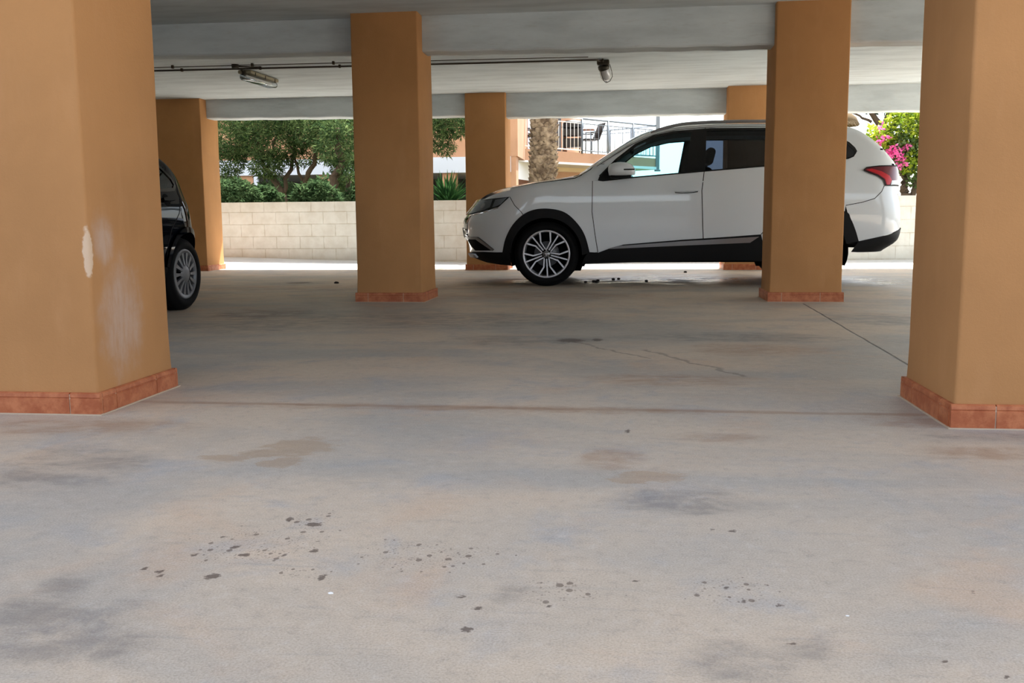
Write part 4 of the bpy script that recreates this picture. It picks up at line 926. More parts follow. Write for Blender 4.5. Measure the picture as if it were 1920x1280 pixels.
def build_hatch():
    C = hb; root = empty('car', (DX, DY0+1.9, 0), 'dark blue hatchback half hidden behind the near left pillar, tail showing', 'car')
    C.M = Matrix.Translation((-DX, -(DY0+1.9), 0)) @ MD
    WFh, WRh, Ra = (.79, .30), (3.235, .30), .345
    def Eh(u0, u1, n, d=0): return [(u0+(u1-u0)*i/n, C.E(u0+(u1-u0)*i/n)-d) for i in range(n+1)]
    zb = .205
    dtop = [(1.28, 1.03), (1.45, 1.13), (1.7, 1.265), (1.95, 1.345), (2.2, 1.37), (2.5, 1.355), (2.75, 1.31), (2.92, 1.245), (3.08, 1.155), (3.17, 1.085), (3.19, 1.03), (3.14, .995), (3.0, .985)]
    dbot = [(2.2, .965), (1.6, .95), (1.25, .95)]
    DL = dtop+dbot
    for sg in (1, -1):
        nose = [(C.uf(z)+.0005, z) for z in (.20, .30, .40, .50, .58, .65, .72, .80)]
        poly = nose+Eh(.16, 1.15, 14)+[(1.15, .95), (1.13, .60), (1.16, .42), (1.16, zb)]+arc(WFh, Ra, -14, 194, 22)+[(C.uf(zb)+.05, zb)]
        b = MB(); C.panel(b, poly, C.side, 'navy_paint', sgn=sg, cell=(.03, .03)); C.ribbon(b, [(1.15, .95), (1.13, .60), (1.16, .42), (1.16, zb)], .006, C.side, 'seam_and_shadow', .0015, sg); finish(b, 'fender', root)
        fdp = [(1.15, .95), (1.25, .95), (1.6, .95), (2.12, .962), (2.10, .60), (2.12, zb+.03), (1.16, zb+.03), (1.16, .42), (1.13, .60)]
        b = MB(); C.panel(b, fdp, C.side, 'navy_paint', sgn=sg); C.ribbon(b, [(2.12, .962), (2.10, .60), (2.12, zb)], .006, C.side, 'seam_and_shadow', .0015, sg); fd = finish(b, 'front_door', root)
        rdp = [(2.12, .962), (2.2, .965), (3.0, .985), (3.14, .995), (3.19, 1.03), (3.22, .93), (3.12, .80), (2.97, .68), (2.90, .56), (2.875, .42), (2.875, zb+.03), (2.12, zb+.03), (2.10, .60)]
        b = MB(); C.panel(b, rdp, C.side, 'navy_paint', sgn=sg); C.ribbon(b, [(3.215, .95), (3.12, .80), (2.97, .68), (2.90, .56), (2.875, .42), (2.875, zb)], .007, C.side, 'seam_and_shadow', .0015, sg); rd = finish(b, 'rear_door', root)
        for dr, cu in ((rd, 2.955), (fd, 1.95)):
            c0 = (cu, .905); b = MB()
            C.panel(b, [(c0[0]+.055*math.cos(R(a)), c0[1]+.05*math.sin(R(a))) for a in range(0, 360, 20)], C.side, 'dark_liner', off=.002, sgn=sg)
            C.slab(b, [(c0[0]-.10, c0[1]-.012), (c0[0]-.10, c0[1]+.008), (c0[0]-.02, c0[1]+.018), (c0[0]+.09, c0[1]+.014), (c0[0]+.10, c0[1]-.006), (c0[0]-.02, c0[1]-.012)], C.side, 'navy_paint', .01, .034, sg)
            finish(b, 'door_handle', dr)
        rubs = [(2.18, .49), (2.83, .49), (2.83, .53), (2.18, .53)]
        b = MB(); C.slab(b, rubs, C.side, 'navy_paint', 0, .015, sg); finish(b, 'rubbing_strip', rd)
        # rear quarter and frame
        tail_edge = [(C.ur(z)-.0005, z) for z in (.84, .75, .60, .45, .30, .22)]
        poly = [(1.15, .95), (1.15, C.E(1.15))]+Eh(1.2, 3.74, 44)+tail_edge+arc(WRh, Ra, -16, 180, 24)+[(2.875, .42), (2.90, .56), (2.97, .68), (3.12, .80), (3.22, .93), (3.19, 1.03)]+dtop[:-3][::-1][0:]+[(1.25, .95)]
        b = MB(); C.panel(b, poly, C.side, 'navy_paint', sgn=sg, cell=(.03, .03))
        # swelling above the rear wheel, bumper seam
        C.slab(b, arc(WRh, Ra+.045, 168, -8, 20)+arc(WRh, Ra, -8, 168, 20), C.side, 'navy_paint', 0, .018, sg)
        C.ribbon(b, [(3.50, .52), (3.62, .60), (3.76, .62)], .006, C.side, 'seam_and_shadow', .0015, sg)
        finish(b, 'body_side', root)
        b = MB(); C.slab(b, arc(WFh, Ra+.045, 188, -8, 20)+arc(WFh, Ra, -8, 188, 20), C.side, 'navy_paint', 0, .018, sg); finish(b, 'arch_lip', root)
        b = MB(); C.ribbon(b, DL, .026, C.side, 'gloss_black', .003, sg, closed=True); C.panel(b, [(2.08, 1.365), (2.16, 1.37), (2.17, .965), (2.08, .962)], C.side, 'gloss_black', off=.002, sgn=sg); finish(b, 'window_trim', root)
        b = MB(); C.panel(b, dtop[:4]+[(2.10, 1.36), (2.10, .962)]+[(1.6, .95), (1.25, .95)], C.side, 'clear_glass', off=-.004, sgn=sg); finish(b, 'door_window', fd)
        b = MB(); C.panel(b, [(2.14, 1.365)]+dtop[4:]+[(2.2, .965), (2.14, .963)], C.side, 'clear_glass', off=-.004, sgn=sg); finish(b, 'door_window', rd)
        b = MB(); C.panel(b, [(3.50, .93), (3.60, .99), (3.73, .88), (3.76, .80), (3.70, .66), (3.60, .68), (3.58, .82)], C.side, 'dark_red_lens', off=.006, sgn=sg, cell=(.03, .03)); finish(b, 'tail_light', root)
        b = MB(); C.panel(b, [(.16, .70), (.22, .80), (.50, .86), (.66, .88), (.55, .78), (.30, .68)], C.side, 'lamp_reflector', off=.004, sgn=sg, cell=(.03, .03)); finish(b, 'headlight', root)
        b = MB(); C.slab(b, [(1.18, .19), (2.86, .19), (2.86, .25), (1.18, .25)], C.side, 'black_plastic', -.01, .008, sg); finish(b, 'sill', root)
        for W_ in (WFh, WRh):
            b = MB(); vs = []
            for i in range(25):
                a = 196-212*i/24; u_, z_ = W_[0]+(Ra+.002)*math.cos(R(a)), W_[1]+(Ra+.002)*math.sin(R(a)); y_ = C.Y(u_, max(z_, .2)); vs += [C.M @ Vector((u_, sg*(y_+.0), z_)), C.M @ Vector((u_, sg*.50, z_))]
            b.add(vs, [(2*i, 2*i+2, 2*i+3, 2*i+1) for i in range(24)], 'dark_liner', True)
            b.add([C.M @ Vector((W_[0]+(Ra+.01)*math.cos(R(a)), sg*.50, max(.14, W_[1]+(Ra+.01)*math.sin(R(a))))) for a in range(0, 360, 15)], [tuple(range(24))], 'dark_liner'); b.build('wheel_well', root)
            Mw = C.M @ Matrix.Translation((W_[0], sg*.795, .30)) @ Matrix.Rotation(R(-90*sg), 4, 'X')
            alloy_wheel(root, Mw, .30, .208, .185, 'cap')
        M2 = C.M @ Matrix.Translation((1.38, sg*.90, 1.0)); b = MB(); b.bbox((-.08, -.09, -.06), (.06, .09, .07), 'navy_paint', .05, 4, M2); b.bbox((-.03, -.14, -.06), (.03, .0, -.03), 'black_plastic', .01, 2, M2 @ Matrix.Scale(sg, 4, (0, 1, 0))); fixn(b.build('side_mirror', root))
    def ctop(name, u0, u1, mat, v=1.0, off=0, par=None):
        b = MB(); C.panel(b, [(u0, -v), (u1, -v), (u1, v), (u0, v)], C.top, mat, (.05, .1), off, 1, .05); return finish(b, name, par or root)
    ctop('hood', .10, 1.05, 'navy_paint'); ctop('windshield', 1.05, 1.85, 'clear_glass', .93)
    b = MB()
    for s_ in (-1, 1): C.panel(b, [(1.05, s_*.92), (1.85, s_*.92), (1.85, s_), (1.05, s_)], C.top, 'navy_paint', (.05, .05))
    C.panel(b, [(1.85, -1), (3.0, -1), (3.0, 1), (1.85, 1)], C.top, 'navy_paint', (.05, .1)); finish(b, 'roof', root)
    b = MB()
    for s_ in (-1, 1): C.panel(b, [(3.0, s_*.84), (3.5, s_*.84), (3.5, s_), (3.0, s_)], C.top, 'navy_paint', (.03, .05))
    C.panel(b, [(3.5, -1), (3.745, -1), (3.745, 1), (3.5, 1)], C.top, 'navy_paint', (.03, .1)); tg = finish(b, 'tailgate', root)
    b = MB(); C.panel(b, [(3.0, -.84), (3.5, -.84), (3.5, .84), (3.0, .84)], C.top, 'tinted_glass', (.03, .1)); finish(b, 'rear_window', tg)
    b = MB(); C.slab(b, [(-.26, .42), (.26, .42), (.26, .53), (-.26, .53)], C.rear, 'plate_white', 0, .012); finish(b, 'license_plate', root)
    b = MB(); C.slab(b, [(-.26, .36), (.26, .36), (.26, .47), (-.26, .47)], C.front, 'plate_white', 0, .012); finish(b, 'license_plate', root)
    def cbox(b, a, c_, mat, r=.02):
        p, q = C.M @ Vector(a), C.M @ Vector(c_); b.bbox((min(p.x, q.x), min(p.y, q.y), min(p.z, q.z)), (max(p.x, q.x), max(p.y, q.y), max(p.z, q.z)), mat, r)
    b = MB(); cbox(b, (.25, -.50, .18), (3.65, .50, .42), 'dark_liner', .05); cbox(b, (1.15, -.78, .2), (2.87, .78, .38), 'dark_liner', .03); b.build('underbody', root)
    b = MB(); cbox(b, (1.0, -.68, .5), (1.4, .68, .93), 'black_plastic', .05); b.build('dashboard', root)
    for y_ in (.34, -.34):
        b = MB(); cbox(b, (1.65, y_-.23, .45), (2.12, y_+.23, .62), 'seat_fabric', .06); Mt = C.M @ Matrix.Translation((2.14, y_, .56)) @ Matrix.Rotation(R(16), 4, 'Y')
        b.bbox((-.06, -.22, 0), (.06, .22, .52), 'seat_fabric', .05, 4, Mt); b.bbox((-.045, -.12, .55), (.045, .12, .72), 'seat_fabric', .04, 4, Mt); b.build('front_seat', root)
    b = MB(); cbox(b, (2.5, -.6, .45), (2.9, .6, .62), 'seat_fabric', .05); Mt = C.M @ Matrix.Translation((2.93, 0, .56)) @ Matrix.Rotation(R(18), 4, 'Y'); b.bbox((-.06, -.6, 0), (.06, .6, .5), 'seat_fabric', .05, 4, Mt)
    for y_ in (-.36, .36): b.bbox((-.05, y_-.11, .46), (.04, y_+.11, .60), 'seat_fabric', .04, 4, Mt)
    b.build('rear_seat', root)
    b = MB(); C.panel(b, [(1.85, -.96), (3.0, -.96), (3.0, .96), (1.85, .96)], C.top, 'beige_lining', (.1, .1), -.03); b.build('headliner', root)
    return root
build_hatch()
#@@BACKGROUND@@
# ---------------------------------------------------------------- planting beyond the wall
def leaves(b, rng, centre, rad, n, ln, wd, mat, droop=.3, shell=.35, zmin=None):
    vs = []; fs = []; c = Vector(centre)
    for i in range(n):
        while True:
            d = Vector((rng.uniform(-1, 1), rng.uniform(-1, 1), rng.uniform(-1, 1)))
            if .05 < d.length <= 1: break
        d = d.normalized()*(d.length**shell)
        p = c+Vector((d.x*rad[0], d.y*rad[1], d.z*rad[2]))
        if zmin is not None and p.z < zmin: continue
        a = Vector((rng.gauss(0, 1), rng.gauss(0, 1), rng.gauss(0, .6)-droop)).normalized()
        w = a.cross(Vector((rng.gauss(0, 1), rng.gauss(0, 1), rng.gauss(0, 1)))).normalized()
        L = ln*rng.uniform(.6, 1.35); W = wd*rng.uniform(.7, 1.3); k = len(vs)
        vs += [p, p+a*L*.5+w*W, p+a*L, p+a*L*.5-w*W]; fs.append((k, k+1, k+2, k+3))
    b.add(vs, fs, mat, False)
def branchy(b, rng, base, tip, r0, r1, mat, n=7, wob=.05):
    p0, p1 = Vector(base), Vector(tip); pts = []
    for i in range(n+1):
        t_ = i/n; q = p0.lerp(p1, t_); 
        if 0 < i < n: q += Vector((rng.uniform(-wob, wob), rng.uniform(-wob, wob), 0))
        pts.append(q)
    b.tube(pts, [r0+(r1-r0)*i/n for i in range(n+1)], mat, 8)
def tree(name, label, cat, base, trunks, blobs, mats, group=None, seed=1, leaf=(.10, .010), n=1000, droop=.5, bark='bark', zmin=None):
    rng = random.Random(seed); root = empty(name, base, label, cat, group); o = Vector(base)
    b = MB()
    for a, c, r0, r1 in trunks: branchy(b, rng, Vector((a[0], a[1], base[2] if a[2] < .75 else a[2]))-o, Vector(c)-o, r0, r1, bark)
    b.build('trunk', root)
    b = MB()
    for c, rad, k in blobs:
        for m_ in mats: leaves(b, rng, Vector(c)-o, rad, int(n*k/len(mats)), leaf[0], leaf[1], m_, droop, .45, zmin)
    b.build('foliage', root); return root
def A3(x, y, Y): q = at(x, y, Y); return (q.x, q.y, q.z)

# big willow-leaved tree on the left, two leaning stems
YT = 18.8
def blobat(x, y, Y, rx, rz, ry, k): q = at(x, y, Y); return ((q.x, Y, q.z), (rx, ry, rz), k)
tree('willow_leaved_tree', 'dark green narrow-leaved tree with forked brown trunk behind the left part of the block wall', 'tree', (at(540, 380, YT).x, YT, -.05),
     [(A3(533, 430, YT), A3(530, 365, YT), .085, .075), (A3(530, 365, YT), A3(500, 318, YT), .07, .05), (A3(500, 318, YT), A3(470, 240, YT), .05, .03), (A3(530, 368, YT), A3(560, 250, YT+.3), .05, .03), (A3(500, 318, YT), A3(520, 230, YT), .04, .02),
      (A3(566, 430, YT+.2), A3(568, 350, YT+.2), .075, .065), (A3(568, 350, YT+.2), A3(592, 290, YT), .06, .045), (A3(592, 290, YT), A3(620, 220, YT), .045, .03), (A3(568, 350, YT+.2), A3(540, 260, YT), .035, .02)],
     [blobat(440, 240, YT, .75, .62, .8, 2.0), blobat(510, 250, YT, .8, .58, .8, 2.2), blobat(585, 235, YT, .75, .45, .8, 1.6), blobat(640, 255, YT, .6, .6, .8, 1.7), blobat(470, 200, YT, 1.2, .6, 1.0, 2.2), blobat(600, 190, YT, 1.2, .6, 1.0, 2.2),
      blobat(425, 300, YT, .35, .35, .5, .7), blobat(500, 310, YT-.3, .32, .25, .4, .5), blobat(650, 320, YT, .28, .4, .4, .6), blobat(700, 235, YT+.6, .55, .6, .6, 1.0), blobat(560, 295, YT+.2, .4, .18, .4, .25)],
     ['leaf_dark', 'leaf_mid'], seed=3, leaf=(.125, .010), n=2300, droop=.5)
tree('willow_leaved_tree', 'narrow-leaved tree drooping beside the middle pillar, right of the forked tree, over the spiky plant', 'tree', (at(760, 380, 17.9).x, 17.9, -.05),
     [(A3(757, 430, 17.9), A3(750, 300, 17.9), .08, .06), (A3(750, 300, 17.9), A3(800, 200, 17.9), .05, .03)],
     [blobat(845, 232, 17.9, .42, .26, .4, .9), blobat(822, 250, 17.9, .26, .36, .3, .55), blobat(865, 228, 17.9, .3, .18, .3, .3), blobat(838, 276, 17.9, .18, .16, .2, .12), blobat(800, 205, 17.9, .55, .4, .5, .8)],
     ['leaf_mid', 'leaf_dark'], seed=9, leaf=(.13, .010), n=1300, droop=.7)
# stout trunk to the right of the fork
tree('leaning_tree', 'leaning rough-barked tree between the forked tree and the middle pillar', 'tree', (at(622, 380, 17.3).x, 17.3, -.05),
     [(A3(618, 430, 17.3), A3(622, 360, 17.3), .10, .09), (A3(622, 360, 17.3), A3(640, 300, 17.3), .09, .07), (A3(640, 300, 17.3), A3(632, 240, 17.3), .07, .04), (A3(650, 430, 17.5), A3(655, 330, 17.5), .06, .05)],
     [blobat(628, 275, 17.3, .35, .35, .22, .7), blobat(655, 300, 17.3, .25, .4, .22, .6), blobat(640, 225, 17.3, .5, .3, .22, .8)], ['leaf_dark', 'leaf_mid'], seed=5, leaf=(.14, .011), n=900)
# hedge bushes close behind the wall
for k, (px, py, rx, rz, sd, lb) in enumerate([(440, 362, .5, .33, 11, 'low olive green bush behind the wall, leftmost, right of the far left pillar'), (495, 368, .35, .28, 12, 'low dark bush behind the wall, left of the forked trunk'), (590, 366, .45, .34, 13, 'low blue-green bush behind the wall, between the two trunks'), (700, 366, .6, .34, 14, 'low bush behind the wall, hidden by the middle pillar')]):
    Yk = (16.25, 16.75)[k % 2]; q = at(px, py, Yk)
    tree('bush', lb, 'bush', (q.x, Yk, -.05), [((q.x, Yk, -.05), (q.x, Yk, .8), .03, .02)], [((q.x, Yk, q.z-.1), (rx, .2, rz), 2.0), ((q.x, Yk, .55), (rx*1.1, .2, .45), 1.0)], ['leaf_dark'], 'low bushes behind the block wall', seed=sd, leaf=(.10, .018), n=1100, droop=0)
for k, (px, Y, lb) in enumerate([(430, 20.5, 'tall dark hedge bush far behind the wall, leftmost'), (520, 20.8, 'tall dark hedge bush far behind the forked trunk'), (610, 20.4, 'tall dark hedge bush far behind the leaning tree'), (700, 20.6, 'tall dark hedge bush far behind the middle pillar')]):
    Y = (20.3, 21.4)[k % 2]; q = at(px, 350, Y)
    tree('hedge_bush', lb, 'bush', (q.x, Y, -.05), [((q.x, Y, -.05), (q.x, Y, 1.0), .03, .02)], [((q.x, Y, .95), (.75, .5, .75), 3.0)], ['leaf_dark'], 'hedge bushes in front of the apartment house', seed=20+k, leaf=(.12, .03), n=900, droop=0)
# spiky plant
def yucca(base, n, L, label, seed):
    rng = random.Random(seed); root = empty('spiky_plant', base, label, 'plant'); b = MB()
    b.tube([(0, 0, 0), (0, 0, .95)], [.07, .06], 'bark', 8); b.build('trunk', root)
    b = MB()
    for i in range(n):
        th = rng.uniform(0, 2*math.pi); el = rng.uniform(-.1, 1.35); l = L*rng.uniform(.75, 1.1); w = .016
        d = Vector((math.cos(th)*math.cos(el), math.sin(th)*math.cos(el), math.sin(el))); s_ = d.cross(Vector((0, 0, 1))).normalized() if abs(d.z) < .99 else Vector((1, 0, 0)); o = Vector((0, 0, .90+.1*rng.random()))
        pts = [o+d*l*t_+Vector((0, 0, -.22*l*t_*t_*math.cos(el))) for t_ in (0, .4, .75, 1)]; ws = [w, w*1.2, w*.8, .001]
        vs = []
        for p, q in zip(pts, ws): vs += [p-s_*q, p+s_*q]
        b.add(vs, [(2*k, 2*k+1, 2*k+3, 2*k+2) for k in range(3)], 'leaf_yucca')
    b.build('leaves', root)
q = at(842, 378, 17.0); yucca((q.x-.02, 17.0, .0), 260, .68, 'green spiky yucca-like plant behind the wall, left of the far pillar behind the bonnet', 4)
# palm trunk
def palm():
    Y = 18.6; c = at(1014, 330, Y); root = empty('palm_tree', (c.x-.03, Y, -.05), 'thick palm trunk with diamond-patterned bark standing behind the bonnet of the white car', 'tree')
    rng = random.Random(2); b = MB(); b.tube([(0, 0, 0), (.01, 0, 1.2), (.09, 0, 2.2), (.10, 0, 5.2)], [.30, .25, .225, .23], 'palm_bark', 20); b.build('trunk', root)
    # old leaf bases: rows of pointed scales set round the trunk
    b = MB(); z = .5; row = 0
    while z < 4.9:
        t_ = min(1, z/2.2); cx = .01+.08*t_ if z > 1.2 else .01; R0 = .245-.02*t_
        for k in range(11):
            th = 2*math.pi*(k+.5*(row % 2))/11+rng.uniform(-.12, .12); e = Vector((math.cos(th), math.sin(th), 0)); s_ = Vector((-math.sin(th), math.cos(th), 0)); c0 = Vector((cx, 0, z+rng.uniform(-.02, .02))); w = .078*rng.uniform(.8, 1.15); h = .055*rng.uniform(.8, 1.2); lift = rng.uniform(.04, .085)
            vs = [c0+e*(R0-.01)-s_*w, c0+e*(R0-.01)+s_*w, c0+e*(R0+lift)+Vector((0, 0, h))+s_*w*.3, c0+e*(R0+lift)+Vector((0, 0, h))-s_*w*.3, c0+e*(R0-.01)+Vector((0, 0, h*.9))-s_*w*.5, c0+e*(R0-.01)+Vector((0, 0, h*.9))+s_*w*.5, c0+e*(R0+lift*.5)-Vector((0, 0, .035))]
            b.add(vs, [(0, 6, 1, 2, 3), (3, 2, 5, 4), (0, 3, 4), (1, 5, 2)], 'palm_bark')
        z += .085; row += 1
    b.build('leaf_scales', root)
    b = MB()
    for i in range(26):
        th = 2*math.pi*i/26+rng.uniform(-.1, .1); el = rng.uniform(.0, 1.2); L = 2.6; d = Vector((math.cos(th), math.sin(th), 0)); top = Vector((.10, 0, 5.15))
        pts = [top+d*L*t_*math.cos(el*.6)+Vector((0, 0, L*t_*math.sin(el)-1.5*t_*t_)) for t_ in (0, .2, .4, .6, .8, 1)]; b.tube(pts, [.03, .025, .02, .015, .01, .005], 'leaf_mid', 5)
        s_ = Vector((-d.y, d.x, 0)); vs = []; fs = []
        for j in range(1, 40):
            t_ = j/40*4.99; k = int(t_); p = pts[k].lerp(pts[k+1], t_-k); l = .5*math.sin(math.pi*(.1+.85*j/40))
            for sg in (-1, 1):
                a = (s_*sg+d*.5+Vector((0, 0, -.35))).normalized(); m_ = len(vs); vs += [p, p+a*l*.5+d*.02, p+a*l, p+a*l*.5-d*.02]; fs.append((m_, m_+1, m_+2, m_+3))
        b.add(vs, fs, 'leaf_mid')
    b.build('fronds', root)
palm()
# bougainvillea with pink flowers at the right
def bougainvillea():
    Y = 17.4; base = at(1697, 372, Y); root = empty('bougainvillea', (base.x, Y, -.05), 'yellow-green bougainvillea with pink flowers beyond the tail of the white car', 'bush')
    o = Vector((base.x, Y, -.05)); rng = random.Random(8)
    b = MB()
    for a, c_, r0, r1 in ((A3(1702, 430, Y), A3(1698, 362, Y), .09, .08), (A3(1698, 362, Y), A3(1702, 318, Y), .075, .05), (A3(1702, 318, Y), A3(1690, 240, Y), .05, .02), (A3(1712, 430, Y), A3(1716, 350, Y), .06, .05), (A3(1716, 350, Y), A3(1750, 250, Y), .05, .02), (A3(1698, 340, Y), A3(1660, 270, Y), .03, .012)):
        branchy(b, rng, Vector((a[0], a[1], -.05 if a[2] < .75 else a[2]))-o, Vector(c_)-o, r0, r1, 'bark')
    b.build('trunk', root); b = MB()
    for x, y, rx, rz, k, m_ in ((1700, 240, .42, .35, 1.2, 'leaf_yellow'), (1690, 275, .32, .25, .8, 'leaf_mid'), (1655, 262, .20, .18, .45, 'leaf_yellow'), (1700, 300, .28, .26, .7, 'leaf_yellow'), (1640, 245, .14, .10, .18, 'leaf_yellow'), (1760, 250, .6, .6, 1.6, 'leaf_yellow'), (1730, 320, .35, .35, .8, 'leaf_mid'), (1675, 300, .2, .2, .3, 'leaf_mid'), (1705, 255, .45, .4, .6, 'leaf_mid'), (1720, 205, .5, .3, .8, 'leaf_yellow')):
        c_, rad, _ = blobat(x, y, Y, rx, rz, .35, 1); leaves(b, rng, Vector(c_)-o, rad, int(700*k), .085, .026, m_, .2, .6)
    b.build('foliage', root); b = MB()
    for x, y, r_, n_ in ((1652, 240, .05, 14), (1655, 262, .05, 12), (1650, 268, .05, 12), (1664, 256, .04, 10), (1676, 283, .10, 55), (1683, 291, .09, 40), (1701, 277, .055, 28), (1694, 305, .06, 22), (1683, 311, .05, 18), (1666, 288, .05, 14), (1648, 262, .04, 10)):
        c_ = at(x, y, Y-.32); leaves(b, rng, c_-o, (r_, .08, r_), n_, .06, .024, 'leaf_pink', .1, .7)
    tag(b.build('flowers', root, 'pink flowers'), kind='stuff')
bougainvillea()
# distant pines seen against the sky
q = at(1640, 235, 34); tree('pine_tree', 'distant dark pine branches against the sky above the tail of the white car', 'tree', (q.x+1.0, 34, -.05), [((q.x+1.0, 34, -.05), (q.x+.3, 34, 3.6), .2, .14), ((q.x+.3, 34, 3.6), (q.x-.6, 34, 5.0), .12, .06), ((q.x+.3, 34, 3.6), (q.x+.6, 34, 5.2), .10, .05), ((q.x-.1, 34, 3.9), (q.x-1.1, 34, 4.4), .05, .02)],
    [((q.x-.6, 34, 4.75), (.55, .5, .14), .6), ((q.x+.5, 34, 4.85), (.6, .5, .2), .8), ((q.x+.1, 34, 4.3), (.35, .5, .12), .3), ((q.x+1.5, 34, 4.3), (.6, .5, .3), .9), ((q.x, 34, 5.4), (1.6, 1.0, .4), 1.6)], ['leaf_pine'], seed=31, leaf=(.16, .02), n=700, droop=0)
q = at(1338, 218, 34); tree('pine_tree', 'distant pine twigs against the sky just above the roof of the white car', 'tree', (q.x+2.2, 34, -.05), [((q.x+2.2, 34, -.05), (q.x+1.6, 34, 3.6), .2, .12), ((q.x+1.6, 34, 3.6), (q.x-.4, 34, 4.75), .06, .03)],
    [((q.x-.2, 34, 4.62), (.42, .4, .10), .22), ((q.x+.3, 34, 4.68), (.4, .4, .12), .22), ((q.x+.4, 34, 5.1), (.9, .8, .25), .8)], ['leaf_pine'], seed=32, leaf=(.15, .018), n=700, droop=0)
# reed parasol roof behind the tail of the car
q = at(1597, 235, 24); root = empty('reed_parasol', (q.x-.2, 24, -.05), 'brown reed parasol top just behind the roof end of the white car', 'parasol')
b = MB(); zt = at(1600, 210, 24).z; b.tube([(0, 0, 0), (0, 0, zt)], .05, 'wood_brown', 8); b.build('post', root)
b = MB(); b.lathe([(0, zt+.12), (.14, zt+.05), (.30, zt-.08), (.37, zt-.24), (.35, zt-.28), (0, zt-.1)], 'roof_reed', 28)
rng = random.Random(5)
for i in range(500):
    th = rng.uniform(0, 6.283); rr = rng.uniform(.18, .37); z = zt+.08-.32*(rr/.37)**1.6; p = Vector((rr*math.cos(th), rr*math.sin(th), z)); d = Vector((math.cos(th), math.sin(th), -.9))*.12; s_ = Vector((-math.sin(th), math.cos(th), 0))*.008
    b.add([p-s_, p+s_, p+d], [(0, 1, 2)], 'roof_reed')
b.build('reed_canopy', root)

